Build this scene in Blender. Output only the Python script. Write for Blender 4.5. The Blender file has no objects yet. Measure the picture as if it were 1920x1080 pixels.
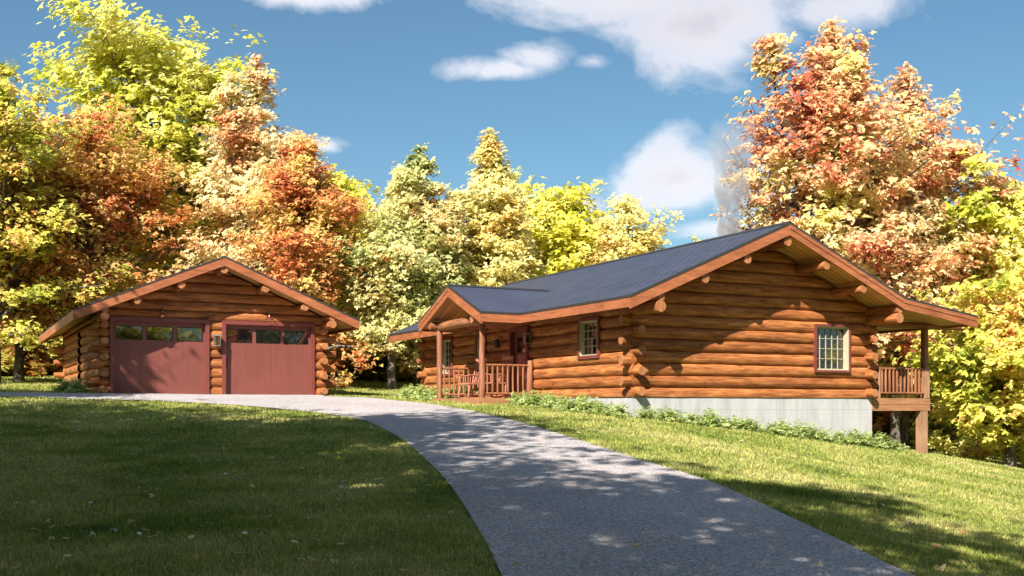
import bpy, math, random
import numpy as np
from mathutils import Vector, geometry
rnd = random.Random(7)
S = bpy.context.scene
C = S.collection
PI = math.pi

# ------------------------------------------------------------------ frame
f_, HZ, CXP = 2068.0, 764.0, 960.0
FX, FY = .4556, .8902
_n = math.hypot(FX, FY); FX /= _n; FY /= _n
RX, RY = FY, -FX
CAM = (-13.827, -21.036, -.242)
def wd(r, d): return (CAM[0]+d*FX+r*RX, CAM[1]+d*FY+r*RY)
def rd(X, Y):
    a = X-CAM[0]; b = Y-CAM[1]
    return a*RX+b*RY, a*FX+b*FY
def sm(a, b, x):
    t = np.clip((x-a)/(b-a), 0, 1); return t*t*(3-2*t)
def soft(x, k=.8): return k*np.log1p(np.exp(np.clip(x/k, -40, 40)))
def hgt(X, Y):
    """ground height: a lawn that rises away from the road, falls off to the right of the house"""
    X = np.asarray(X, float); Y = np.asarray(Y, float)
    r, d = rd(X, Y)
    z = -1.70+.0625*np.minimum(d, 31)+.02*(np.clip(d, 31, 36)-31)+.045*(np.clip(d, 36, 80)-36)+.02*np.maximum(d-80, 0)
    w = sm(-4, -2.3, r)*(1-sm(38, 48, d))*sm(24, 30, d)
    z = z*(1-w)+np.minimum(z, .15)*w
    z = z-.165*soft(r-2.7)*(1-.6*sm(60, 120, r))
    z = z+.018*soft(-r-4)*sm(10, 28, d)*(1-sm(60, 120, -r))
    z = z+.012*np.sin(X*.9+Y*.5)*np.sin(Y*.7-X*.3)*sm(0, 3, np.abs(r)+0*d)
    return z+CAM[2]

# ------------------------------------------------------------------ materials
def newmat(name):
    m = bpy.data.materials.new(name); m.use_nodes = True
    nt = m.node_tree; nt.nodes.clear()
    out = nt.nodes.new('ShaderNodeOutputMaterial')
    return m, nt, out
def nd(nt, t, **kw):
    n = nt.nodes.new(t)
    for k, v in kw.items():
        if k.startswith('i_'):
            n.inputs[k[2:].replace('_', ' ')].default_value = v
        else: setattr(n, k, v)
    return n
def ramp(nt, fac, stops, interp='LINEAR'):
    r = nt.nodes.new('ShaderNodeValToRGB'); cr = r.color_ramp; cr.interpolation = interp
    while len(cr.elements) > 1: cr.elements.remove(cr.elements[-1])
    cr.elements[0].position = stops[0][0]; cr.elements[0].color = (*stops[0][1], 1)
    for p, c in stops[1:]:
        e = cr.elements.new(p); e.color = (*c, 1)
    nt.links.new(fac, r.inputs['Fac']); return r.outputs['Color']
def mapping(nt, scale, coord='Object', loc=(0, 0, 0)):
    tc = nt.nodes.new('ShaderNodeTexCoord'); mp = nt.nodes.new('ShaderNodeMapping')
    mp.inputs['Scale'].default_value = scale; mp.inputs['Location'].default_value = loc
    nt.links.new(tc.outputs[coord], mp.inputs['Vector']); return mp.outputs['Vector']
def noise(nt, vec, scale, detail=4, rough=.55, dist=0):
    n = nt.nodes.new('ShaderNodeTexNoise'); n.inputs['Scale'].default_value = scale
    n.inputs['Detail'].default_value = detail; n.inputs['Roughness'].default_value = rough
    n.inputs['Distortion'].default_value = dist
    if vec is not None: nt.links.new(vec, n.inputs['Vector'])
    return n.outputs['Fac']
def mixc(nt, fac, a, b, mode='MIX'):
    m = nt.nodes.new('ShaderNodeMix'); m.data_type = 'RGBA'; m.blend_type = mode
    for key, v in (('Factor', fac), ('A', a), ('B', b)):
        idx = {'Factor': 0, 'A': 6, 'B': 7}[key]
        if hasattr(v, 'is_linked') or hasattr(v, 'links'): nt.links.new(v, m.inputs[idx])
        elif isinstance(v, tuple): m.inputs[idx].default_value = (*v, 1)
        else: m.inputs[idx].default_value = v
    return m.outputs[2]
def math_(nt, op, a, b=None):
    m = nt.nodes.new('ShaderNodeMath'); m.operation = op
    for i, v in enumerate((a, b)):
        if v is None: continue
        if hasattr(v, 'links'): nt.links.new(v, m.inputs[i])
        else: m.inputs[i].default_value = v
    return m.outputs[0]
def principled(nt, out, col, rough=.6, bump=None, bstr=.3, bdist=.01, metal=0, spec=.5):
    p = nt.nodes.new('ShaderNodeBsdfPrincipled')
    if isinstance(col, tuple): p.inputs['Base Color'].default_value = (*col, 1)
    else: nt.links.new(col, p.inputs['Base Color'])
    if hasattr(rough, 'links'): nt.links.new(rough, p.inputs['Roughness'])
    else: p.inputs['Roughness'].default_value = rough
    p.inputs['Metallic'].default_value = metal
    p.inputs['Specular IOR Level'].default_value = spec
    if bump is not None:
        b = nt.nodes.new('ShaderNodeBump'); b.inputs['Strength'].default_value = bstr
        b.inputs['Distance'].default_value = bdist
        nt.links.new(bump, b.inputs['Height']); nt.links.new(b.outputs['Normal'], p.inputs['Normal'])
    nt.links.new(p.outputs[0], out.inputs['Surface']); return p

def wood(name, dark, mid, light, axis='x', rough=.55, knots=True, grain=1.0, planks=None):
    m, nt, out = newmat(name)
    st = {'x': (.9, 9, 9), 'y': (9, .9, 9), 'z': (9, 9, .9)}[axis]
    v = mapping(nt, st)
    n1 = noise(nt, v, 1.6*grain, 6, .65, .4)
    n2 = noise(nt, mapping(nt, tuple(s*4 if s > 1 else s*1.6 for s in st)), 3.0*grain, 4, .7)
    fac = math_(nt, 'ADD', math_(nt, 'MULTIPLY', n1, .68), math_(nt, 'MULTIPLY', n2, .32))
    col = ramp(nt, fac, [(.34, dark), (.5, mid), (.66, light)])
    big = noise(nt, mapping(nt, (1, 1, 1)), 1.3, 3)
    col = mixc(nt, .55, col, ramp(nt, big, [(.3, (.62, .58, .55)), (.7, (1.15, 1.12, 1.1))]), 'MULTIPLY')
    if knots:
        vo = nt.nodes.new('ShaderNodeTexVoronoi'); vo.inputs['Scale'].default_value = 1.0
        ks = {'x': (1.1, 3.2, 3.2), 'y': (3.2, 1.1, 3.2), 'z': (3.2, 3.2, 1.1)}[axis]
        nt.links.new(mapping(nt, ks), vo.inputs['Vector'])
        k = ramp(nt, vo.outputs['Distance'], [(.06, (.35, .28, .22)), (.13, (1, 1, 1))])
        col = mixc(nt, .6, col, k, 'MULTIPLY')
    hgtn = fac
    if name.startswith('log_') and axis != 'z':
        sz = nt.nodes.new('ShaderNodeSeparateXYZ'); tz = nt.nodes.new('ShaderNodeTexCoord'); nt.links.new(tz.outputs['Object'], sz.inputs[0])
        wz = nt.nodes.new('ShaderNodeTexWhiteNoise'); wz.noise_dimensions = '1D'
        nt.links.new(math_(nt, 'FLOOR', math_(nt, 'MULTIPLY', math_(nt, 'ADD', sz.outputs['Z'], .06), 1/.28)), wz.inputs['W'])
        col = mixc(nt, 1.0, col, ramp(nt, wz.outputs['Value'], [(0, (.80, .76, .72)), (.6, (1.0, 1.0, 1.0)), (1, (1.12, 1.16, 1.2))]), 'MULTIPLY')
    if planks:
        ax, w = planks
        sx = nt.nodes.new('ShaderNodeSeparateXYZ')
        tc = nt.nodes.new('ShaderNodeTexCoord'); nt.links.new(tc.outputs['Object'], sx.inputs[0])
        a = math_(nt, 'MULTIPLY', sx.outputs['XYZ'.index(ax)], 1/w)
        fr = math_(nt, 'FRACT', a)
        gap = ramp(nt, fr, [(0, (.1, .08, .07)), (.09, (1, 1, 1)), (.91, (1, 1, 1)), (1, (.1, .08, .07))])
        wn = nt.nodes.new('ShaderNodeTexWhiteNoise'); wn.noise_dimensions = '1D'
        nt.links.new(math_(nt, 'FLOOR', a), wn.inputs['W'])
        tint = ramp(nt, wn.outputs['Value'], [(0, (.68, .66, .62)), (1, (1.15, 1.12, 1.05))])
        col = mixc(nt, 1.0, mixc(nt, 1.0, col, tint, 'MULTIPLY'), gap, 'MULTIPLY')
    principled(nt, out, col, rough, hgtn, .35, .01, spec=.35)
    return m

LD, LM, LL = (.078, .024, .008), (.325, .11, .030), (.57, .24, .08)
M = {}
for ax in 'xyz':
    M['log_'+ax] = wood('log_'+ax, LD, LM, LL, ax, .72)
    M['fas_'+ax] = wood('fascia_'+ax, (.20, .064, .027), (.34, .115, .048), (.43, .165, .075), ax, .5, grain=1.4)
M['post'] = wood('post_bark', (.12, .042, .022), (.25, .10, .052), (.40, .20, .12), 'z', .6, grain=1.3)
M['postx'] = wood('pole_x', (.12, .042, .02), (.24, .09, .042), (.35, .155, .08), 'x', .6)
M['posty'] = wood('pole_y', (.13, .05, .02), (.28, .115, .05), (.38, .18, .09), 'y', .6)
M['rail'] = wood('rail', (.16, .058, .028), (.26, .102, .048), (.36, .16, .08), 'z', .55)
M['deck'] = wood('deck_lumber', (.24, .105, .05), (.34, .165, .08), (.42, .23, .115), 'x', .6)
M['deckz'] = wood('deck_post_lumber', (.23, .12, .07), (.33, .19, .11), (.40, .25, .15), 'z', .6)
M['end'] = wood('log_end_grain', (.22, .075, .03), (.36, .145, .06), (.46, .21, .10), 'z', .6, knots=False)
M['soffy'] = wood('soffit_planks_y', (.60, .30, .09), (.82, .46, .17), (.90, .58, .27), 'x', .5, planks=('Y', .19))
M['soffx'] = wood('soffit_planks_x', (.48, .22, .09), (.66, .34, .15), (.78, .45, .22), 'y', .5, planks=('X', .14))

def simple(name, col, rough=.5, metal=0, spec=.5):
    m, nt, out = newmat(name)
    n = noise(nt, mapping(nt, (1, 1, 1)), 14, 4)
    c = mixc(nt, 1.0, col, ramp(nt, n, [(.3, (.86, .86, .86)), (.7, (1.1, 1.1, 1.1))]), 'MULTIPLY')
    principled(nt, out, c, rough, metal=metal, spec=spec); return m
M['trimred'] = simple('red_trim_paint', (.165, .04, .032), .45)
M['cream'] = simple('cream_sash_paint', (.46, .40, .29), .5)
M['dark'] = simple('backing_black', (.012, .012, .014), .8)  # near-black for the light-blocking solids inside both buildings
M['black'] = simple('black_metal', (.02, .02, .022), .35, .6)
M['copper'] = simple('copper_shade', (.55, .22, .13), .3, .9)
M['steel'] = simple('lantern_metal', (.55, .55, .5), .35, .8)
M['white'] = simple('white_siding', (.7, .72, .74), .6)
M['drip'] = simple('drip_edge', (.05, .048, .05), .45, .3)
M['lamp'] = simple('lamp_tube', (.65, .6, .58), .25)
M['doorglass'] = simple('pink_curtain', (.45, .12, .13), .25)
M['chair'] = simple('chair_wood', (.42, .16, .10), .5)

def mat_glass():
    m, nt, out = newmat('window_glass')
    n = noise(nt, mapping(nt, (1, 1, 1)), 2.2, 2)
    p = principled(nt, out, (.004, .005, .006), .015, n, .05, .02, spec=.5)
    p.inputs['IOR'].default_value = 2.2; return m
M['glass'] = mat_glass()

def mat_roof(name, ax):
    m, nt, out = newmat(name)
    br = nt.nodes.new('ShaderNodeTexBrick')
    v = mapping(nt, (1, 1, 1))
    if ax == 'main':      # rows run along Y, courses step in X
        sp = nt.nodes.new('ShaderNodeSeparateXYZ'); cb = nt.nodes.new('ShaderNodeCombineXYZ')
        nt.links.new(v, sp.inputs[0]); nt.links.new(sp.outputs['Y'], cb.inputs['X']); nt.links.new(sp.outputs['X'], cb.inputs['Y'])
        v = cb.outputs[0]
    nt.links.new(v, br.inputs['Vector'])
    br.inputs['Color1'].default_value = (.042, .049, .08, 1); br.inputs['Color2'].default_value = (.058, .065, .10, 1)
    br.inputs['Mortar'].default_value = (.016, .019, .034, 1); br.inputs['Scale'].default_value = 1
    if ax != 'main': br.inputs['Color1'].default_value = br.inputs['Color2'].default_value = (.05, .057, .09, 1)
    br.inputs['Brick Width'].default_value = .33; br.inputs['Row Height'].default_value = .2 if ax == 'main' else .14; br.inputs['Mortar Size'].default_value = .02 if ax == 'main' else .006
    n = noise(nt, mapping(nt, (1, 1, 1)), 30, 5, .7)
    n2 = noise(nt, mapping(nt, (1, 1, 1)), .8, 3, .6)
    c = mixc(nt, .7, br.outputs['Color'], ramp(nt, n, [(.3, (.6, .6, .6)), (.7, (1.3, 1.3, 1.3))]), 'MULTIPLY')
    c = mixc(nt, .6, c, ramp(nt, n2, [(.3, (.8, .8, .82)), (.7, (1.15, 1.15, 1.15))]), 'MULTIPLY')
    principled(nt, out, c, .55, br.outputs['Fac'], -.4, .01, spec=.4); return m
M['roofm'] = mat_roof('shingles_main', 'main'); M['roofp'] = mat_roof('shingles_porch', 'porch')

def mat_concrete():
    m, nt, out = newmat('foundation_concrete')
    n = noise(nt, mapping(nt, (1.0, 1.0, .25)), 2.4, 6, .65)
    n2 = noise(nt, mapping(nt, (1, 1, 1)), 60, 3)
    c = ramp(nt, n, [(.3, (.31, .31, .32)), (.55, (.42, .417, .425)), (.8, (.49, .485, .49))])
    sp = nt.nodes.new('ShaderNodeSeparateXYZ'); tc = nt.nodes.new('ShaderNodeTexCoord'); nt.links.new(tc.outputs['Object'], sp.inputs[0])
    fz = math_(nt, 'FRACT', math_(nt, 'ADD', math_(nt, 'MULTIPLY', sp.outputs['Z'], 1/.62), 20.48))
    c = mixc(nt, .6, c, ramp(nt, fz, [(0, (.6, .6, .6)), (.02, (1, 1, 1)), (.98, (1, 1, 1)), (1, (.6, .6, .6))]), 'MULTIPLY')
    st = noise(nt, mapping(nt, (7, 7, .4)), 1.5, 5, .7)
    c = mixc(nt, .5, c, ramp(nt, st, [(.35, (.78, .78, .8)), (.5, (1, 1, 1))]), 'MULTIPLY')
    principled(nt, out, c, .8, n2, .2, .004, spec=.2); return m
M['conc'] = mat_concrete()

def mat_gravel():
    m, nt, out = newmat('driveway_gravel')
    vo = nt.nodes.new('ShaderNodeTexVoronoi'); vo.inputs['Scale'].default_value = 60
    nt.links.new(mapping(nt, (1, 1, 1)), vo.inputs['Vector'])
    n = noise(nt, mapping(nt, (1, 1, 1)), 25, 5, .75)
    n2 = noise(nt, mapping(nt, (1, 1, 1)), .5, 4)
    sc = nt.nodes.new('ShaderNodeSeparateColor'); nt.links.new(vo.outputs['Color'], sc.inputs[0])
    c = ramp(nt, sc.outputs[0], [(0, (.22, .20, .205)), (.3, (.41, .375, .375)), (.7, (.52, .48, .475)), (1, (.70, .65, .635))])
    c = mixc(nt, .6, c, ramp(nt, n, [(.3, (.62, .62, .66)), (.7, (1.25, 1.22, 1.22))]), 'MULTIPLY')
    c = mixc(nt, .6, c, ramp(nt, n2, [(.3, (.78, .78, .79)), (.7, (1.16, 1.14, 1.12))]), 'MULTIPLY')
    principled(nt, out, c, .85, vo.outputs['Distance'], .8, .02, spec=.2); return m
M['gravel'] = mat_gravel()

def mat_door():
    m, nt, out = newmat('garage_door_paint')
    n = noise(nt, mapping(nt, (28, 28, .5)), 1.0, 4, .6)
    n2 = noise(nt, mapping(nt, (1, 1, 1)), 1.2, 3, .6)
    c = ramp(nt, n, [(.3, (.15, .041, .031)), (.7, (.195, .056, .042))])
    c = mixc(nt, .6, c, ramp(nt, n2, [(.3, (.9, .9, .9)), (.7, (1.08, 1.08, 1.08))]), 'MULTIPLY')
    principled(nt, out, c, .5, n, .15, .003); return m
M['gdoor'] = mat_door()

def mat_ground():
    m, nt, out = newmat('lawn_soil')
    n = noise(nt, mapping(nt, (1, 1, 1)), .55, 5, .6)
    n2 = noise(nt, mapping(nt, (1, 1, 1)), 26, 5, .8)
    c = ramp(nt, n, [(.32, (.13, .155, .045)), (.5, (.20, .21, .07)), (.66, (.28, .24, .12))])
    c = mixc(nt, .9, c, ramp(nt, n2, [(.3, (.5, .5, .45)), (.7, (1.4, 1.4, 1.3))]), 'MULTIPLY')
    principled(nt, out, c, .9, n2, .6, .05, spec=.1); return m
M['ground'] = mat_ground()

def mat_blade():
    m, nt, out = newmat('grass_blades')
    n = noise(nt, mapping(nt, (1, 1, 1)), .55, 5, .6)
    n3 = noise(nt, mapping(nt, (1, 1, 1)), 2.6, 3, .6)
    c = ramp(nt, n, [(.32, (.19, .25, .065)), (.46, (.34, .37, .115)), (.58, (.48, .47, .19)), (.72, (.57, .51, .27))])
    c = mixc(nt, .8, c, ramp(nt, n3, [(.3, (.7, .8, .6)), (.7, (1.2, 1.15, 1.1))]), 'MULTIPLY')
    g = nt.nodes.new('ShaderNodeNewGeometry')
    c = mixc(nt, .8, c, ramp(nt, g.outputs['Random Per Island'], [(0, (.55, .6, .5)), (.8, (1.1, 1.1, 1.0)), (1, (1.7, 1.5, 1.2))]), 'MULTIPLY')
    d = nt.nodes.new('ShaderNodeBsdfDiffuse'); t = nt.nodes.new('ShaderNodeBsdfTranslucent'); mx = nt.nodes.new('ShaderNodeMixShader')
    nt.links.new(c, d.inputs['Color']); nt.links.new(c, t.inputs['Color']); mx.inputs[0].default_value = .35
    nt.links.new(d.outputs[0], mx.inputs[1]); nt.links.new(t.outputs[0], mx.inputs[2]); nt.links.new(mx.outputs[0], out.inputs['Surface'])
    return m
M['blade'] = mat_blade()

def mat_leaf(name, stops, scale=.45, trans=.48, bias=0.0):
    m, nt, out = newmat(name)
    n = noise(nt, mapping(nt, (1, 1, 1), loc=(len(name)*3.1, 0, 0)), scale, 3, .6)
    g = nt.nodes.new('ShaderNodeNewGeometry')
    rp = g.outputs['Random Per Island']
    fac = math_(nt, 'ADD', math_(nt, 'MULTIPLY', n, 1.9), math_(nt, 'ADD', math_(nt, 'MULTIPLY', rp, .40), -.66+bias))
    c = ramp(nt, fac, stops)
    wn = nt.nodes.new('ShaderNodeTexWhiteNoise'); wn.noise_dimensions = '1D'; nt.links.new(rp, wn.inputs['W'])
    c = mixc(nt, .7, c, ramp(nt, wn.outputs['Value'], [(0, (.62, .62, .6)), (1, (1.25, 1.22, 1.2))]), 'MULTIPLY')
    p = nt.nodes.new('ShaderNodeBsdfPrincipled'); nt.links.new(c, p.inputs['Base Color'])
    p.inputs['Roughness'].default_value = .5; p.inputs['Specular IOR Level'].default_value = .3
    t = nt.nodes.new('ShaderNodeBsdfTranslucent'); nt.links.new(c, t.inputs['Color'])
    mx = nt.nodes.new('ShaderNodeMixShader'); mx.inputs[0].default_value = trans
    nt.links.new(p.outputs[0], mx.inputs[1]); nt.links.new(t.outputs[0], mx.inputs[2]); nt.links.new(mx.outputs[0], out.inputs['Surface'])
    return m
GRN = (.10, .16, .03); DGR = (.035, .07, .02)
LEAF = {
 'yellow': mat_leaf('leaf_yellow', [(.2, (.56, .56, .06)), (.45, (.84, .78, .10)), (.75, (.90, .85, .28))], trans=.5),
 'lime':   mat_leaf('leaf_lime', [(.15, (.46, .52, .06)), (.4, (.76, .74, .10)), (.7, (.89, .85, .32))], trans=.5),
 'orange': mat_leaf('leaf_orange', [(.05, (.42, .09, .03)), (.25, (.68, .24, .08)), (.42, (.80, .45, .18)), (.56, (.80, .62, .20)), (.8, (.80, .70, .20))], .6, bias=-.06),
 'redgold': mat_leaf('leaf_redgold', [(.06, (.36, .07, .04)), (.26, (.64, .20, .10)), (.42, (.82, .48, .25)), (.60, (.88, .74, .42)), (.8, (.82, .76, .22))], .38),
 'cream':  mat_leaf('leaf_cream', [(.05, (.56, .22, .06)), (.22, (.72, .50, .14)), (.42, (.84, .74, .27)), (.75, (.88, .83, .42))], .4),
 'creamgreen': mat_leaf('leaf_creamgreen', [(.08, (.16, .22, .06)), (.28, (.46, .50, .18)), (.47, (.74, .70, .28)), (.68, (.87, .82, .42)), (.85, (.78, .44, .20))], .4),
 'creamorange': mat_leaf('leaf_creamorange', [(.08, (.58, .19, .08)), (.28, (.80, .46, .22)), (.46, (.88, .70, .38)), (.75, (.90, .83, .50))], .45),
 'mixgreen': mat_leaf('leaf_mixgreen', [(.1, (.12, .18, .04)), (.32, (.34, .38, .08)), (.5, (.66, .60, .14)), (.72, (.80, .66, .24))], .5),
 'gold': mat_leaf('leaf_gold', [(.08, (.22, .30, .05)), (.3, (.54, .56, .08)), (.5, (.82, .76, .14)), (.68, (.88, .70, .24)), (.85, (.74, .32, .10))], .6),
 'mixred': mat_leaf('leaf_mixred', [(.05, (.14, .20, .05)), (.22, (.46, .42, .09)), (.38, (.68, .22, .07)), (.65, (.80, .56, .18))], .6),
 'shrub': mat_leaf('leaf_shrub', [(.2, (.34, .44, .13)), (.5, (.55, .65, .25)), (.8, (.72, .77, .38))], 1.5, .4),
}
def mat_bark():
    m, nt, out = newmat('bark')
    n = noise(nt, mapping(nt, (3, 3, .8)), 3, 6, .7)
    c = ramp(nt, n, [(.3, (.035, .028, .022)), (.52, (.11, .09, .075)), (.66, (.30, .27, .25))])
    principled(nt, out, c, .85, n, .8, .03, spec=.15); return m
M['bark'] = mat_bark()

# ------------------------------------------------------------------ mesh tools
class MB:
    def __init__(s): s.v = []; s.f = []; s.mi = []; s.sm = []
    def add(s, vs, fs, mi=0, smooth=False):
        o = len(s.v); s.v.extend(vs)
        for q in fs: s.f.append(tuple(i+o for i in q)); s.mi.append(mi); s.sm.append(smooth)
        return s
    def box(s, a, b, mi=0):
        x0, x1 = sorted((a[0], b[0])); y0, y1 = sorted((a[1], b[1])); z0, z1 = sorted((a[2], b[2]))
        return s.add([(x0, y0, z0), (x1, y0, z0), (x1, y1, z0), (x0, y1, z0), (x0, y0, z1), (x1, y0, z1), (x1, y1, z1), (x0, y1, z1)],
              [(0, 3, 2, 1), (4, 5, 6, 7), (0, 1, 5, 4), (1, 2, 6, 5), (2, 3, 7, 6), (3, 0, 4, 7)], mi)
    def prism(s, quad, off, mi=0, mib=None):
        """a quad (4 points) given thickness by a vector"""
        n = len(quad); q = [Vector(p) for p in quad]; o = Vector(off)
        vs = [tuple(p) for p in q]+[tuple(p+o) for p in q]
        s.add(vs, [tuple(range(n))], mi); s.f.append(tuple(len(s.v)-1-i for i in range(n))); s.mi.append(mi if mib is None else mib); s.sm.append(False)
        base = len(s.v)-2*n
        for i in range(n):
            j = (i+1) % n
            s.f.append((base+j, base+i, base+n+i, base+n+j)); s.mi.append(mi); s.sm.append(False)
        return s
    def tube(s, pts, rad, n=10, mi=0, cap=0, wob=0.0, seed=0):
        rr = random.Random(seed*13+len(pts))
        P = [Vector(p) for p in pts]; k = len(P)
        R = rad if isinstance(rad, (list, tuple)) else [rad]*k
        t0 = (P[1]-P[0]).normalized(); ref = Vector((0, 0, 1)) if abs(t0.z) < .9 else Vector((1, 0, 0))
        u = t0.cross(ref).normalized(); rings = []
        ph = [1+wob*rr.uniform(-1, 1) for _ in range(n)]
        for i in range(k):
            t = (P[min(i+1, k-1)]-P[max(i-1, 0)]).normalized()
            u = (u-t*u.dot(t)).normalized(); w = t.cross(u)
            rings.append([tuple(P[i]+(u*math.cos(2*PI*j/n)+w*math.sin(2*PI*j/n))*R[i]*ph[j]) for j in range(n)])
        vs = [p for r in rings for p in r]; fs = []
        for i in range(k-1):
            for j in range(n):
                j2 = (j+1) % n; fs.append((i*n+j, i*n+j2, (i+1)*n+j2, (i+1)*n+j))
        s.add(vs, fs, mi, True)
        for r, flip in ((rings[0], True), (rings[-1], False)):
            q = list(range(n)); s.add(r, [tuple(q[::-1]) if flip else tuple(q)], cap)
        return s
    def build(s, name, mats, parent=None, bevel=0):
        me = bpy.data.meshes.new(name)
        loc = Vector(parent_base(parent)) if parent else Vector((0, 0, 0))
        me.from_pydata([(v[0]-loc.x, v[1]-loc.y, v[2]-loc.z) for v in s.v], [], s.f)
        for m in (mats if isinstance(mats, (list, tuple)) else [mats]): me.materials.append(m)
        me.polygons.foreach_set('material_index', s.mi); me.polygons.foreach_set('use_smooth', s.sm); me.update()
        o = bpy.data.objects.new(name, me); C.objects.link(o)
        if parent: o.parent = parent
        if bevel:
            b = o.modifiers.new('bevel', 'BEVEL'); b.width = bevel; b.segments = 2; b.limit_method = 'ANGLE'
        return o
def parent_base(p):
    v = Vector((0, 0, 0))
    while p: v += p.location; p = p.parent
    return v
def tag(o, label=None, cat=None, group=None, kind=None):
    if label: o['label'] = label
    if cat: o['category'] = cat
    if group: o['group'] = group
    if kind: o['kind'] = kind
    return o
def thing(name, loc, label, cat, group=None):
    o = bpy.data.objects.new(name, None); C.objects.link(o); o.location = loc; o.empty_display_size = .3
    return tag(o, label, cat, group)
def npmesh(name, verts, nper, mat, smooth=False, extra=None):
    """mesh of equal-sized faces from a flat array of verts, nper verts a face"""
    me = bpy.data.meshes.new(name); nv = len(verts); nf = nv//nper
    me.vertices.add(nv); me.vertices.foreach_set('co', verts.astype(np.float32).ravel())
    me.loops.add(nv); me.loops.foreach_set('vertex_index', np.arange(nv, dtype=np.int32))
    me.polygons.add(nf); me.polygons.foreach_set('loop_start', np.arange(0, nv, nper, dtype=np.int32))
    me.materials.append(mat); me.update(calc_edges=True); return me

# ------------------------------------------------------------------ log walls
SEAMS = [0, .22]+[.22+.28*i for i in range(1, 16)]
def wob(u, k, s): return math.sin(u*1.7+k*2.3+s)*.5+math.sin(u*4.3+k*5.1+s*2)*.3+math.sin(u*9.7+k*1.3+s)*.2
def log_wall(name, axis, fixed, out, u0, u1, zb, zt, openings, mat, parent, topf=None, zoff=0, seed=0):
    mb = MB(); us = [u0]
    while us[-1] < u1-.14: us.append(us[-1]+.13)
    us.append(u1)
    for (a, b, c, d) in openings: us += [a, b]
    us = sorted(set(round(x, 4) for x in us if u0-1e-6 <= x <= u1+1e-6))
    seams = [zoff+q for q in SEAMS]
    for k in range(len(seams)-1):
        s0, s1 = seams[k], seams[k+1]
        if s0 >= zt: break
        s1 = min(s1, zt) if s1 > zt+.1 else s1
        zc = (s0+s1)/2 if k else s0+.06; hh = .14
        zs = [s0+(s1-s0)*q for q in (0, .03, .08, .16, .28, .42, .58, .72, .84, .92, .97, 1)]
        for (a, b, c, d) in openings:
            for e in (c, d):
                if s0 < e < s1: zs.append(e)
        zs = sorted(zs); rr = .97+.06*math.sin(k*7.7+seed)
        vs = []
        for u in us:
            for z in zs:
                q = max(-.999, min(.999, (z-zc)/hh)) if k else max(-.999, min(.999, (z-zc)/.16))
                b = -.115+.115*(max(0, 1-q*q))**.44*rr
                b += .008*wob(u, k, seed)*(1-abs(q))
                zz = z
                if 0 < k: zz = z+.010*wob(u*.7, k+(1 if z > zc else 0), seed+4)*abs(q)
                on_edge = any(abs(z-c) < 1e-4 or abs(z-d) < 1e-4 for (_, _, c, d) in openings)
                if on_edge: zz = z
                if topf is not None:
                    t = topf(u); zz = min(zz, t)
                vs.append((u, fixed+out*b, zz) if axis == 'x' else (fixed+out*b, u, zz))
        nz = len(zs); fs = []
        for i in range(len(us)-1):
            um = (us[i]+us[i+1])/2
            for j in range(nz-1):
                zm = (zs[j]+zs[j+1])/2
                if any(a < um < b and c < zm < d for (a, b, c, d) in openings): continue
                if topf is not None and zs[j] > topf(us[i]) and zs[j] > topf(us[i+1]): continue
                q = (i*nz+j, (i+1)*nz+j, (i+1)*nz+j+1, i*nz+j+1)
                flip = (axis == 'x') == (out > 0)
                fs.append(q[::-1] if flip else q)
        mb.add(vs, fs, 0, True)
    return mb.build(name, mat, parent)
def plain_wall(mb, axis, fixed, u0, u1, z0, z1, th): pass

def rough_log(p0, p1, r, seed=0, taper=0.0, n=14):
    """one log with gently wavy sides and end caps"""
    rr = random.Random(seed); P0, P1 = Vector(p0), Vector(p1); L = (P1-P0).length
    k = max(3, int(L/.35)+1); pts = []; rad = []
    for i in range(k):
        t = i/(k-1); pts.append(P0.lerp(P1, t)+Vector((rr.uniform(-1, 1), rr.uniform(-1, 1), rr.uniform(-1, 1)))*.006)
        rad.append(r*(1-taper*t)*(1+rr.uniform(-.03, .03)))
    d = (P1-P0).normalized()*.012
    pts = [P0]+[P0+d]+pts[1:-1]+[P1-d]+[P1]; rad = [rad[0]*.93]+rad[:1]+rad[1:-1]+[rad[-1]]+[rad[-1]*.93]
    return MB().tube(pts, rad, n, 0, 1, .035, seed)

def facet_end(p0, p1, r, seed=0):
    """hewn log end: faceted sides tapering at the tip"""
    P0, P1 = Vector(p0), Vector(p1); t = (P1-P0).normalized()
    L = (P1-P0).length
    pts = [P0, P0+t*(L*.6), P0+t*(L-.015), P1]
    return MB().tube(pts, [r*1.02, r*1.0, r*.93, r*.88], 9, 0, 1, .05, seed)

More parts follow.
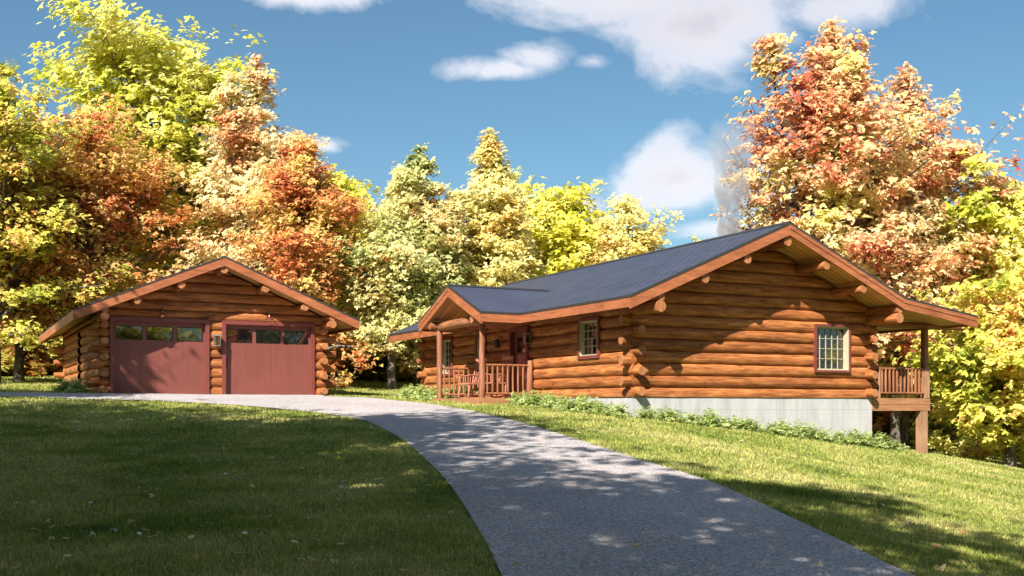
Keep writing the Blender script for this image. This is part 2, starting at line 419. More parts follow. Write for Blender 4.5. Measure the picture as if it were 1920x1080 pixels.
# ------------------------------------------------------------------ window
def window(parent, axis, fixed, out, u0, u1, z0, z1, cols, rows, trim=.06, rec=.13, name='window', bar=.013, sash=.022, jamb=True, half=False):
    """trim flush with the log faces, cream jamb set back, pane with glazing bars"""
    def P(u, dpt, z): return (u, fixed+out*dpt, z) if axis == 'x' else (fixed+out*dpt, u, z)
    fr = MB()
    t = trim
    for a, b, c, d in ((u0, u1, z1-t, z1), (u0, u1, z0, z0+t), (u0, u0+t, z0+t, z1-t), (u1-t, u1, z0+t, z1-t)):
        fr.box(P(a, -rec-.02, c), P(b, .035, d))
    w = fr.build(name, M['trimred'], parent)
    a0, a1, c0, c1 = u0+t, u1-t, z0+t, z1-t
    j = MB()
    for a, b, c, d in ((a0, a1, c1-.02, c1), (a0, a1, c0, c0+.02), (a0, a0+.02, c0+.02, c1-.02), (a1-.02, a1, c0+.02, c1-.02)):
        j.box(P(a, -rec, c), P(b, .012, d))
    for a, b, c, d in ((a0+.02, a1-.02, c1-.02-sash, c1-.02), (a0+.02, a1-.02, c0+.02, c0+.02+sash), (a0+.02, a0+.02+sash, c0+.02+sash, c1-.02-sash), (a1-.02-sash, a1-.02, c0+.02+sash, c1-.02-sash)):
        j.box(P(a, -rec, c), P(b, -rec+.04, d))
    j.build('sash', M['cream'], w)
    s0, s1, r0, r1 = a0+.02+sash, a1-.02-sash, c0+.02+sash, c1-.02-sash
    g = MB(); g.box(P(s0, -rec-.015, r0), P(s1, -rec+.005, r1)); g.build('glass', M['glass'], w)
    m = MB()
    for i in range(1, cols):
        u = s0+(s1-s0)*i/cols; m.box(P(u-bar/2, -rec+.007, r0), P(u+bar/2, -rec+.027, r1))
    for i in range(1, rows):
        z = r0+(r1-r0)*i/rows; m.box(P(s0, -rec+.008, z-bar/2), P(s1, -rec+.029, z+bar/2))
    m.build('glazing_bars', M['cream'], w)
    return w

# =================================================================== HOUSE
house = thing('log_house', (0, 0, 0), 'log house with dark shingle roof, gabled entry porch and side deck on concrete foundation', 'house')
W, L_ = 7.37, 12.4
ROOF_T = [(-.74, 2.19), (3.683, 4.085), (7.37, 2.50), (9.96, 2.135)]       # top of the roof across the house
def under(x):
    for (a, za), (b, zb) in zip(ROOF_T, ROOF_T[1:]):
        if a <= x <= b: return za+(zb-za)*(x-a)/(b-a)-.27
    return 1.9
Y0, Y1 = -1.065, 13.42
WG = (5.405, 6.592, .639, 1.845); WF = (1.40, 2.39, .94, 1.93); WB = (10.0, 10.84, .73, 1.93); WM = (7.62, 8.32, .73, 1.86)
DR = (5.0, 6.1, 0.0, 1.93)
log_wall('gable_wall', 'x', 0, -1, .0, W, 0, 4.0, [WG], M['log_x'], house, topf=under, seed=1)
log_wall('front_wall', 'y', 0, -1, .0, L_, 0, 2.30, [WF, WB, WM, DR], M['log_y'], house, seed=2)
log_wall('back_wall', 'y', W, 1, .0, L_, 0, 2.30, [], M['log_y'], house, seed=3)
log_wall('far_gable_wall', 'x', L_, 1, .0, W, 0, 4.0, [], M['log_x'], house, topf=under, seed=5)
b = MB(); b.box((.17, .17, -.02), (W-.17, L_-.17, 2.35))
b.build('dark_backing', M['dark'], house)  # solid dark box added behind the walls to stop light leaks
g = MB(); g.prism([(.3, .17, 2.3), (W-.3, .17, 2.3), (W/2, .17, 3.7)], (0, L_-.34, 0)); g.build('attic_backing', M['dark'], house)  # dark solid added under the roof to stop light leaks
fd = MB(); fd.box((.03, .03, -2.2), (W-.0, L_-.03, -.004)); fd.build('foundation', M['conc'], house)
for i, a in enumerate([WG]): window(house, 'x', 0, -1, *a[:2], *a[2:], 5, 4, .055, .15)
window(house, 'y', 0, -1, *WF, 4, 4, .075, .12); window(house, 'y', 0, -1, *WB, 3, 5, .075, .12); window(house, 'y', 0, -1, *WM, 2, 4, .12, .12)
# front door with a glazed upper half
def front_door():
    d = MB()
    u0, u1 = DR[0], DR[1]
    for a, b_, c, e in ((u0, u1, 1.83, 1.93), (u0, u0+.1, 0, 1.83), (u1-.1, u1, 0, 1.83)): d.box((.14, a, c), (-.05, b_, e))
    d.build('door_frame', M['trimred'], house)
    p = MB(); p.box((.14, u0+.1, .02), (.10, u1-.1, 1.83)); do = p.build('front_door', M['gdoor'], house)
    g = MB()
    for (a, b_, c, e, mm) in ((u0+.26, u0+.53, 1.25, 1.68, 1), (u0+.57, u1-.26, 1.25, 1.68, 1), (u0+.26, u0+.53, .62, 1.2, 0), (u0+.57, u1-.26, .62, 1.2, 0)):
        g.box((.105, a, c), (.092, b_, e), mm)
    g.build('door_pane', [M['doorglass'], M['glass']], do)
    h = MB(); h.tube([(.10, u0+.16, .95), (.05, u0+.16, .95), (.04, u0+.24, .95)], .012, 8); h.build('handle', M['steel'], do)
front_door()

# roof: sheathing with plank soffit, shingles on top, drip edge
def roof_slope(xa, za, xb, zb, y0, y1, shingle, parent, name, soff):
    m = MB(); m.prism([(xa, y0+.06, za-.21), (xb, y0+.06, zb-.21), (xb, y1-.06, zb-.21), (xa, y1-.06, za-.21)], (0, 0, .18))
    m.build(name+'_soffit', soff, parent)
    s = MB(); s.prism([(xa, y0, za-.024), (xb, y0, zb-.024), (xb, y1, zb-.024), (xa, y1, za-.024)], (0, 0, .024))
    s.build(name, shingle, parent)
for i in range(3):
    (xa, za), (xb, zb) = ROOF_T[i], ROOF_T[i+1]
    roof_slope(xa, za, xb, zb, Y0, Y1, M['roofm'], house, 'roof', M['soffy'])
rc = MB()
for s in (-1, 1):
    dx = .13*s; rc.prism([(3.683, Y0, 4.095), (3.683+dx, Y0, 4.095-abs(dx)*.43), (3.683+dx, Y1, 4.095-abs(dx)*.43), (3.683, Y1, 4.095)], (0, 0, .022))
rc.build('ridge_cap', M['drip'], house)
def strip(parent, name, p0, p1, dz0, dz1, off, mat):
    """board hanging between heights dz0 and dz1 below a line p0-p1, thickness vector off"""
    a, b_ = Vector(p0), Vector(p1); m = MB()
    m.prism([tuple(a+Vector((0, 0, dz1))), tuple(b_+Vector((0, 0, dz1))), tuple(b_+Vector((0, 0, dz0))), tuple(a+Vector((0, 0, dz0)))], off)
    return m.build(name, mat, parent)
for i in range(3):
    (xa, za), (xb, zb) = ROOF_T[i], ROOF_T[i+1]
    for yy, oy in ((Y0, -1), (Y1, 1)):
        strip(house, 'rake_board', (xa, yy, za), (xb, yy, zb), -.052, -.30, (0, .055, 0) if oy < 0 else (0, -.055, 0), M['fas_x'])
        strip(house, 'rake_drip_edge', (xa, yy+.012*oy, za), (xb, yy+.012*oy, zb), .006, -.052, (0, -.06*oy, 0), M['drip'])
        if oy < 0 and i: strip(house, 'rake_trim', (xa, yy-.016, za-.0), (xb, yy-.016, zb), -.052, -.145, (0, .02, 0), M['fas_x'])
strip(house, 'eave_fascia', (-.742, Y0+.057, 2.19), (-.742, Y1, 2.19), -.052, -.262, (.045, 0, 0), M['fas_y'])
strip(house, 'eave_drip_edge', (-.756, Y0, 2.19), (-.756, Y1, 2.19), .002, -.052, (.05, 0, 0), M['drip'])
strip(house, 'eave_fascia', (9.963, Y0+.057, 2.135), (9.963, Y1, 2.135), -.01, -.262, (-.045, 0, 0), M['fas_y'])

# purlins: ridge beam, two pairs, and the double plates on top of the walls
for i, (x, z, r) in enumerate([(3.683, 3.645, .118), (2.495, 3.16, .115), (4.87, 3.16, .115), (1.305, 2.655, .115), (6.06, 2.655, .115), (.10, 2.20, .105), (.10, 1.985, .135), (7.27, 2.20, .105), (7.27, 1.985, .135)]):
    rough_log((x, -1.005, z), (x, .5, z), r, i+3).build('purlin', [M['log_y'], M['end']], house)
rough_log((0.02, 0.5, 2.16), (0.02, L_+.9, 2.16), .135, 71).build('wall_plate', [M['log_y'], M['end']], house)
# crossing log ends at the corners
def corner(parent, x, y, sx, sy, zb, zt, mx, my, seed=0, px=.19, py=.21, r=.105, face=True):
    z = zb+.11; i = 0
    while z < zt:
        if i % 2 == 0: facet_end((x-sx*.15, y-sy*.06, z), (x-sx*.10, y+sy*py, z), r*1.03, seed+i) if False else None
        i += 1; z += .233
for (x, y, sx, sy, zt) in ((0, 0, -1, -1, 2.0), (W, 0, 1, -1, 2.0), (0, L_, -1, 1, 2.0), (W, L_, 1, 1, 2.0)):
    z = .12; i = 0
    while z < zt:
        if i % 2 == 0: facet_end((x-sx*.13, y+(-sy)*.12, z), (x-sx*.13+0, y+sy*.22, z), .118, i).build('log_end', [M['log_y'], M['end']], house)
        else: facet_end((x-sx*.12, y-sy*.13, z), (x+sx*.22, y-sy*.13, z), .118, i).build('log_end', [M['log_x'], M['end']], house)
        i += 1; z += .233

# ---- entry porch
PX, PF = -1.5, -1.86
PYR, PYL, PYC = 4.75, 7.53, 6.13
pd = MB(); pd.box((PX-.16, PYR-.16, -.10), (-.012, PYL+.16, -.0)); pd.build('porch_deck', M['deck'], house)
rb = MB(); rb.box((PX-.20, PYR-.20, -.42), (PX-.16, PYL+.20, .004)); rb.box((PX-.16, PYR-.20, -.42), (-.012, PYR-.16, .004)); rb.box((PX-.16, PYL+.16, -.42), (-.012, PYL+.20, .004))
rb.build('porch_rim_board', M['deck'], house, .006)
for i, y in enumerate((PYR, PYL)):
    rough_log((PX, y, -.0), (PX, y, 1.96), .083, 40+i, .0, 16).build('porch_post', [M['post'], M['end']], house)
rough_log((PX, PYR-.12, 2.03), (PX, PYL+.16, 2.03), .125, 44).build('porch_beam', [M['posty'], M['end']], house)
for i, y in enumerate((PYR, PYL)):
    rough_log((PX-.30, y, 2.05), (-.05, y, 2.05), .118, 46+i, -.02).build('porch_plate', [M['postx'], M['end']], house)
ww = MB()
ww.prism([(PX-.05, PYR+.02, 2.1), (PX-.05, PYR+.26, 2.1), (PX-.05, PYR+.26, 2.46), (PX-.05, PYR+.02, 2.36)], (.12, 0, 0)); ww.build('porch_block', M['post'], house)
# porch roof
PZ, PE = 3.045, 2.19
HWp = 2.045
for s in (-1, 1):
    ya, yb = PYC, PYC+s*HWp
    xr, xe = 1.35, -.60
    m = MB(); q = [(PF+.06, ya, PZ-.21), (xr, ya, PZ-.21), (xr, yb-s*.046, PE-.192), (PF+.06, yb-s*.046, PE-.192)]
    if s > 0: q = q[::-1]
    m.prism(q, (0, 0, .18)); m.build('porch_soffit', M['soffx'], house)
    m = MB(); q = [(PF, ya, PZ-.024), (xr, ya, PZ-.024), (xe, yb, PE-.024), (PF, yb, PE-.024)]
    if s > 0: q = q[::-1]
    m.prism(q, (0, 0, .024)); m.build('porch_roof', M['roofp'], house)
    strip(house, 'porch_rake_board', (PF-.0, ya, PZ), (PF-.0, yb, PE), -.052, -.31, (.05, 0, 0), M['fas_y'])
    strip(house, 'porch_rake_trim', (PF-.016, ya, PZ), (PF-.016, yb, PE), -.052, -.15, (.02, 0, 0), M['fas_y']) if s > 0 else None
    strip(house, 'porch_drip_edge', (PF-.012, ya, PZ), (PF-.012, yb, PE), .006, -.052, (.05, 0, 0), M['drip'])
    strip(house, 'porch_fascia', (PF+.052, yb+s*.002, PE), (-.70, yb, PE), -.052, -.262, (0, -s*.045, 0), M['fas_x'])
    strip(house, 'porch_drip_edge', (PF, yb+s*.012, PE), (-.70, yb+s*.012, PE), .002, -.052, (0, -s*.05, 0), M['drip'])
m = MB(); m.prism([(PF, PYC-.1, PZ-.03), (1.33, PYC-.1, PZ-.03), (1.33, PYC, PZ+.012), (PF, PYC, PZ+.012)], (0, 0, .018)); m.prism([(PF, PYC, PZ+.012), (1.33, PYC, PZ+.012), (1.33, PYC+.1, PZ-.03), (PF, PYC+.1, PZ-.03)], (0, 0, .018)); m.build('porch_ridge_cap', M['drip'], house)
# railings
def railing(parent, p0, p1, zt, zb, n, r=.034, rb_=.026, name='porch_railing', mat=None, sq=False):
    a, b_ = Vector(p0), Vector(p1); mat = mat or M['rail']
    rl = MB(); 
    for z in (zt, zb): rl.tube([(a.x, a.y, z), tuple((a+b_)/2+Vector((0, 0, z+.004))), (b_.x, b_.y, z)], r, 8, 0, 0, .06, int(z*10))
    o = rl.build(name, mat, parent)
    for i in range(n):
        q = a.lerp(b_, (i+.6)/(n+.2)); q2 = q+Vector((rnd.uniform(-.008, .008), rnd.uniform(-.008, .008), 0))
        MB().tube([(q.x, q.y, zb), (q2.x, q2.y, (zt+zb)/2), (q.x, q.y, zt)], [rb_, rb_*1.12, rb_*.95], 8, 0, 0, .08, i).build('baluster', mat, o)
railing(house, (PX+.06, PYR, 0), (-.06, PYR, 0), .86, .12, 9)
railing(house, (PX+.06, PYL, 0), (-.06, PYL, 0), .86, .12, 9)
rough_log((-.09, PYR, 0), (-.09, PYR, 1.0), .068, 50, 0, 12).build('newel_post', [M['post'], M['end']], house)
# lanterns beside the door
def lantern(parent, axis, x, y, z, s=1.0):
    o = MB(); dx, dy = (-1, 0) if axis == 'y' else (0, -1)
    def bx(a, b_, c, d, e, g_, mb, mi=0):   # along wall a-b, out c-d, z e-g
        if axis == 'y': mb.box((x-c, y+a, z+e), (x-d, y+b_, z+g_), mi)
        else: mb.box((x+a, y-c, z+e), (x+b_, y-d, z+g_), mi)
    k = s
    bx(-.05*k, .05*k, -.02, .02, -.08*k, .10*k, o)
    bx(-.015*k, .015*k, .02, .09*k, .12*k, .145*k, o)
    bx(-.095*k, .095*k, .03*k, .22*k, .115*k, .135*k, o); bx(-.06*k, .06*k, .065*k, .185*k, .135*k, .165*k, o)
    bx(-.08*k, .08*k, .045*k, .205*k, -.17*k, -.155*k, o)
    for a in (-.08, .07):
        for c in (.045, .195): bx(a*k, (a+.01)*k, c*k, (c+.01)*k, -.155*k, .115*k, o)
    L = o.build('wall_lantern', M['steel'], parent)
    g_ = MB(); bx(-.068*k, .068*k, .057*k, .193*k, -.15*k, .11*k, g_); g_.build('lantern_glass', M['glass'], L)
    t = MB(); bx(-.055*k, -.03*k, .035*k, .05*k, -.14*k, .09*k, t); bx(.02*k, .05*k, .03*k, .04*k, -.14*k, .09*k, t); t.build('lamp', M['lamp'], L)
lantern(house, 'y', -.01, 6.67, 1.56, .85); lantern(house, 'y', -.01, 4.90, 1.60, .85)

# ---- side deck
DX = 9.446
dk = MB(); dk.box((W+.02, .06, -.085), (DX-.05, L_-.5, -.012)); dk.build('deck_boards', M['deck'], house)
rm = MB(); rm.box((W-.012, .01, -.17), (DX, .055, -.0)); rm.box((W-.0, .018, -.327), (DX, .055, -.174)); rm.box((DX-.045, .056, -.327), (DX, L_-.5, .0)); rm.build('deck_rim_board', M['deck'], house)
for i, y in enumerate((.12, 4.0, 8.0, 11.7)):
    p = MB(); p.box((DX-.33, y-.09, float(hgt(DX-.2, y))-.3), (DX-.07, y+.09, -.33)); p.build('deck_support_post', M['deckz'], house, .01)
    p = MB(); p.box((DX-.17, y-.07, .0), (DX-.03, y+.07, 1.86)); p.build('deck_roof_post', M['post'], house, .01)
    rough_log((W-.05, y, 1.93), (10.7 if i == 0 else 9.9, y, 1.93), .085, 60+i).build('deck_roof_beam', [M['postx'], M['end']], house)
p = MB(); p.box((DX-.21, .0, .0), (DX-.03, .045, .80)); p.build('deck_newel_post', M['deckz'], house, .008)
p = MB(); p.box((W+.235, .01, .0), (W+.285, .06, .80)); p.build('deck_newel_post', M['deckz'], house, .008)
railing(house, (W+.27, .03, 0), (DX-.18, .03, 0), .765, .13, 12, .028, .030, 'deck_railing')
railing(house, (DX-.06, .15, 0), (DX-.06, 4, 0), .765, .13, 22, .028, .030, 'deck_railing')

# chimney pipe just behind the ridge (its smoke is what the picture shows)
SMY = 2.5
cp = MB(); cp.tube([(4.6, SMY, 3.5), (4.6, SMY, 4.0)], .12, 12); cp.tube([(4.6, SMY, 4.0), (4.6, SMY, 4.05)], .17, 12); cp.build('chimney_pipe', M['black'], house)

# =================================================================== GARAGE
GX0, GX1, GY, GB = -9.98, -3.28, 12.27, .15
GC = -6.63
gar = thing('log_garage', (GC, GY, GB), 'log garage with two brick red doors under a low gable roof', 'garage')
GT = [(GC-4.12, 2.455), (GC, 4.175), (GC+4.12, 2.455)]
def gunder(x): return 4.175-abs(x-GC)*(1.72/4.12)-.27
GD = [(-9.70, -6.90), (-6.52, -3.68)]
GH = 2.36
gop = [(a, b_, GB, GH) for a, b_ in GD]
log_wall('front_wall', 'x', GY, -1, GX0, GX1, GB, 4.1, gop, M['log_x'], gar, topf=gunder, zoff=GB, seed=8)
log_wall('side_wall', 'y', GX0, -1, GY, GY+11.2, GB, 2.45, [(GY+5.2, GY+6.0, GB+.2, GB+2.1)], M['log_y'], gar, zoff=GB, seed=9)
log_wall('side_wall', 'y', GX1, 1, GY, GY+11.2, GB, 2.45, [], M['log_y'], gar, zoff=GB, seed=10)
log_wall('back_wall', 'x', GY+11.2, 1, GX0, GX1, GB, 4.1, [], M['log_x'], gar, topf=gunder, zoff=GB, seed=11)
m = MB(); m.box((GX0+.18, GY+.2, GB), (GX1-.18, GY+11.0, 2.3)); m.prism([(GX0+.4, GY+.2, 2.28), (GX1-.4, GY+.2, 2.28), (GC, GY+.2, 3.75)], (0, 10.8, 0)); m.build('dark_backing', M['dark'], gar)  # dark solids added inside the garage to stop light leaks
m = MB(); m.box((GX0-.02, GY-.14, GB-.6), (GX1+.02, GY+11.3, GB-.003)); m.build('slab', M['conc'], gar)
gy0, gy1 = 11.40, GY+12.1
for (xa, za), (xb, zb) in zip(GT, GT[1:]):
    roof_slope(xa, za, xb, zb, gy0, gy1, M['roofm'], gar, 'roof', M['soffy2'] if 'soffy2' in M else M['soffy'])
    strip(gar, 'rake_board', (xa, gy0, za), (xb, gy0, zb), -.04, -.285, (0, .055, 0), M['fas_x'])
    strip(gar, 'rake_board', (xa, gy1, za), (xb, gy1, zb), -.04, -.285, (0, -.055, 0), M['fas_x'])
    strip(gar, 'rake_drip_edge', (xa, gy0-.012, za), (xb, gy0-.012, zb), .006, -.04, (0, .06, 0), M['drip'])
for x, s in ((GT[0][0], 1), (GT[2][0], -1)):
    strip(gar, 'eave_fascia', (x-.002*s, gy0+.057, 2.455), (x-.002*s, gy1, 2.455), -.04, -.28, (.045*s, 0, 0), M['fas_y'])
for i, (dx, z, r) in enumerate([(0, 3.79, .118), (-1.22, 3.285, .115), (1.22, 3.285, .115), (-2.43, 2.79, .115), (2.43, 2.79, .115), (-3.29, 2.50, .10), (-3.29, 2.31, .115), (3.29, 2.50, .10), (3.29, 2.30, .125)]):
    rough_log((GC+dx, gy0+.06, z), (GC+dx, GY+.4, z), r, 80+i).build('purlin', [M['log_y'], M['end']], gar)
for (x, y, sx, sy) in ((GX0, GY, -1, -1), (GX1, GY, 1, -1), (GX0, GY+11.2, -1, 1), (GX1, GY+11.2, 1, 1)):
    z = GB+.11; i = 0
    while z < 2.25:
        if i % 2 == 0: facet_end((x+sx*-.13, y-sy*.12, z), (x-sx*.13, y+sy*.24, z), .115, i).build('log_end', [M['log_y'], M['end']], gar)
        else: facet_end((x-sx*.12, y-sy*.13, z), (x+sx*.32, y-sy*.13, z), .115, i).build('log_end', [M['log_x'], M['end']], gar)
        i += 1; z += .233
for k, (a, b_) in enumerate(GD):
    t = .11; fr = MB()
    for q in ((a, b_, GH-t, GH), (a, a+t, GB, GH-t), (b_-t, b_, GB, GH-t)): fr.box((q[0], GY-.05, q[2]), (q[1], GY+.16, q[3]))
    fr.build('door_frame', M['trimred'], gar, .004)
    p = MB(); p.box((a+t, GY+.11, GB+.005), (b_-t, GY+.15, GH-t)); gd = p.build('garage_door', M['gdoor'], gar)
    n = 3; ia, ib = a+t+.06, b_-t-.06; wd_ = (ib-ia-.12*2)/3
    for i in range(n):
        u = ia+i*(wd_+.12); z0, z1 = 1.72, 2.12
        w = MB()
        for q in ((u, u+wd_, z1-.015, z1), (u, u+wd_, z0, z0+.015), (u, u+.015, z0+.015, z1-.015), (u+wd_-.015, u+wd_, z0+.015, z1-.015)): w.box((q[0], GY+.098, q[2]), (q[1], GY+.12, q[3]))
        if k == 1 and i: w.box((u+wd_*.5-.006, GY+.098, z0+.015), (u+wd_*.5+.006, GY+.12, z1-.015))
        wo = w.build('door_window', M['black'], gd)
        gl = MB(); gl.box((u+.015, GY+.103, z0+.015), (u+wd_-.015, GY+.12, z1-.015)); gl.build('pane', M['glass'], wo)
hl = MB(); hl.tube([(-6.36, GY+.11, 1.25), (-6.36, GY+.06, 1.25), (-6.36, GY+.06, .98), (-6.36, GY+.11, .98)], .012, 8); hl.build('door_handle', M['black'], gar)
lantern(gar, 'x', -6.70, GY-.02, 1.76, 1.05)
def barn_lamp(x, z):
    b_ = MB(); pts = [(x, GY+.0, z+.10), (x, GY-.10, z+.20), (x, GY-.22, z+.22), (x, GY-.30, z+.16), (x, GY-.30, z+.05)]
    b_.tube(pts, .011, 8); o = b_.build('barn_lamp', M['black'], gar)
    s = MB(); s.tube([(x, GY-.30, z+.10), (x, GY-.30, z+.05), (x, GY-.30, z+.03), (x, GY-.30, z+.0), (x, GY-.30, z-.035)], [.03, .035, .075, .125, .15], 20); s.build('lamp_shade', M['copper'], o)
    l = MB(); l.tube([(x, GY-.30, z-.02), (x, GY-.30, z-.065)], [.045, .03], 12); l.build('bulb', M['lamp'], o)
barn_lamp(-8.30, 2.44); barn_lamp(-5.17, 2.44)

# =================================================================== rocking chairs
def rocking_chair(loc, rz, label):
    t = thing('rocking_chair', loc, label, 'chair', 'rocking chairs on the porch')
    def part(name, mb): 
        o = mb.build(name, M['chair']); o.parent = t; return o
    s = MB(); s.box((-.25, -.24, .40), (.25, .24, .435)); part('seat', s)
    for sy in (-.22, .22):
        r = MB(); r.tube([(-.48, sy, .14), (-.35, sy, .06), (-.1, sy, .02), (.15, sy, .02), (.42, sy, .08), (.6, sy, .17)], .02, 8); part('rocker', r)
        for x, x2 in ((-.24, -.2), (.2, .2)):
            l = MB(); l.tube([(x-.03, sy, .05), (x2, sy*.92, .40)], [.018, .024], 8); part('leg', l)
        a = MB(); a.tube([(-.27, sy*1.15, .66), (.0, sy*1.15, .645), (.26, sy*1.0, .66)], .022, 8); ao = part('armrest', a)
        a = MB(); a.tube([(-.2, sy, .43), (-.2, sy*1.12, .66)], .014, 8); a.tube([(.0, sy, .43), (.0, sy*1.12, .65)], .014, 8); part('arm_support', a)
    for i in range(6):
        y = -.2+.08*i; a = MB(); a.tube([(.22, y, .43), (.33, y*1.08, .8), (.42, y*1.15, 1.08)], .011 if 0 < i < 5 else .018, 8); part('back_spindle', a)
    a = MB(); a.box((.39, -.25, 1.05), (.43, .25, 1.14)); part('top_rail', a)
    t.rotation_euler = (0, 0, rz)
rocking_chair((-.80, 6.95, 0), .25, 'wooden rocking chair beside the left porch post, fully seen past it')
rocking_chair((-.72, 5.55, 0), .1, 'wooden rocking chair half hidden behind the right porch railing balusters')

# =================================================================== GROUND
def ground_mesh():
    rs = np.concatenate([-np.geomspace(22, 900, 26)[::-1], np.linspace(-21.5, 21.5, 100), np.geomspace(22, 900, 26)])
    ds = np.concatenate([-np.geomspace(25, 600, 14)[::-1], np.linspace(-24, 46, 150), np.geomspace(47, 1600, 40)])
    Rg, Dg = np.meshgrid(rs, ds, indexing='ij'); X = CAM[0]+Dg*FX+Rg*RX; Y = CAM[1]+Dg*FY+Rg*RY; Z = hgt(X, Y)
    v = np.stack([X, Y, Z], -1).reshape(-1, 3); nr, nd_ = len(rs), len(ds)
    i = np.arange(nr-1)[:, None]*nd_+np.arange(nd_-1)[None, :]
    F = np.stack([i, i+nd_, i+nd_+1, i+1], -1).reshape(-1, 4)
    me = bpy.data.meshes.new('ground'); me.from_pydata(v.tolist(), [], F.tolist()); me.materials.append(M['ground'])
    me.polygons.foreach_set('use_smooth', [True]*len(F)); me.update()
    o = bpy.data.objects.new('ground', me); C.objects.link(o); tag(o, kind='structure'); return o
ground_mesh()
DL = [(-12.2, -19.5), (-10.81, -15.30), (-10.29, -13.95), (-9.77, -12.55), (-8.79, -9.75), (-7.92, -6.90), (-6.94, -3.24), (-6.25, .45), (-6.42, 3.4), (-7.5, 6.1), (-9.04, 7.9), (-10.77, 9.48), (-12.6, 10.87), (-19, 15.2)]
DRR = [(-9.3, -20.5), (-7.65, -16.51), (-7.28, -14.88), (-6.70, -13.47), (-5.89, -11.28), (-5.42, -9.75), (-4.85, -6.95), (-3.72, -2.19), (-3.05, 1.64), (-2.86, 3.47), (-2.80, 5.62), (-2.9, 7.2), (-3.22, 8.4), (-3.5, 12.05), (-3.26, 12.4), (-10.0, 12.4), (-10.1, 12.0), (-12.53, 12.72), (-19, 17)]
def smoothline(P, n=5):
    out = []; P = [Vector(p) for p in P]
    for i in range(len(P)-1):
        a, b_, c, d = P[max(i-1, 0)], P[i], P[i+1], P[min(i+2, len(P)-1)]
        for k in range(n):
            t = k/n; out.append(tuple(.5*((2*b_)+(c-a)*t+(2*a-5*b_+4*c-d)*t*t+(3*b_-a-3*c+d)*t**3)))
    out.append(tuple(P[-1])); return out
DLs = smoothline(DL); DRs = smoothline(DRR[:12])+DRR[12:]
POLY = DLs+DRs[::-1]
PA = np.array(POLY)
def in_poly(X, Y, P=PA):
    c = np.zeros(X.shape, bool); n = len(P)
    for i in range(n):
        x1, y1 = P[i]; x2, y2 = P[(i+1) % n]
        cond = ((y1 > Y) != (y2 > Y)); 
        with np.errstate(divide='ignore', invalid='ignore'): xx = (x2-x1)*(Y-y1)/(y2-y1)+x1
        c ^= cond & (X < xx)
    return c
def driveway():
    gx, gy = np.meshgrid(np.arange(-19, -2, .45), np.arange(-20, 17, .45)); gx = gx.ravel(); gy = gy.ravel()
    k = in_poly(gx, gy); pts = POLY+list(zip(gx[k].tolist(), gy[k].tolist()))
    n = len(POLY)
    r = geometry.delaunay_2d_cdt([Vector(p) for p in pts], [], [list(range(n))], 1, 1e-5)
    vs, fs = r[0], r[2]; X = np.array([v.x for v in vs]); Y = np.array([v.y for v in vs]); Z = hgt(X, Y)+.022
    me = bpy.data.meshes.new('driveway'); me.from_pydata(np.stack([X, Y, Z], -1).tolist(), [], [tuple(q) for q in fs]); me.materials.append(M['gravel']); me.update()
    me.polygons.foreach_set('use_smooth', [True]*len(me.polygons))
    o = bpy.data.objects.new('driveway', me); C.objects.link(o); tag(o, kind='structure')
driveway()

rng = np.random.default_rng(5)
def excluded(X, Y):
    e = in_poly(X, Y)
    e |= (X > -.0) & (X < W) & (Y > 0) & (Y < L_)
    e |= (X > PX-.22) & (X < 0) & (Y > PYR-.22) & (Y < PYL+.22)
    e |= (X > GX0) & (X < GX1+.05) & (Y > GY-.1) & (Y < GY+11.3)
    return e
def grass():
    N = 620000
    u = rng.random(N); d = 5.5*(62/5.5)**(u**1.05); r = (rng.random(N)*2-1)*.62*d
    X = CAM[0]+d*FX+r*RX; Y = CAM[1]+d*FY+r*RY; k = ~excluded(X, Y); X, Y, d = X[k], Y[k], d[k]; n = len(X)
    Z = hgt(X, Y)-.005
    a = rng.random(n)*2*PI; clump = .5+.5*np.sin(X*2.1+np.sin(Y*1.7)*1.5)*np.sin(Y*2.3+X*.4)
    h = (.022+.032*rng.random(n))*(.65+.7*clump)*(1+.01*d); w = .0035+.0007*d
    lean = rng.normal(0, .35, (n, 2))*h[:, None]
    dx, dy = np.cos(a)*w, np.sin(a)*w
    V = np.empty((n, 3, 3)); V[:, 0] = np.stack([X-dx, Y-dy, Z], -1); V[:, 1] = np.stack([X+dx, Y+dy, Z], -1); V[:, 2] = np.stack([X+lean[:, 0], Y+lean[:, 1], Z+h], -1)
    me = npmesh('grass', V.reshape(-1, 3), 3, M['blade']); o = bpy.data.objects.new('grass', me); C.objects.link(o)
    tag(o, 'short mown lawn grass with dry straw coloured patches', 'grass', kind='stuff')
grass()

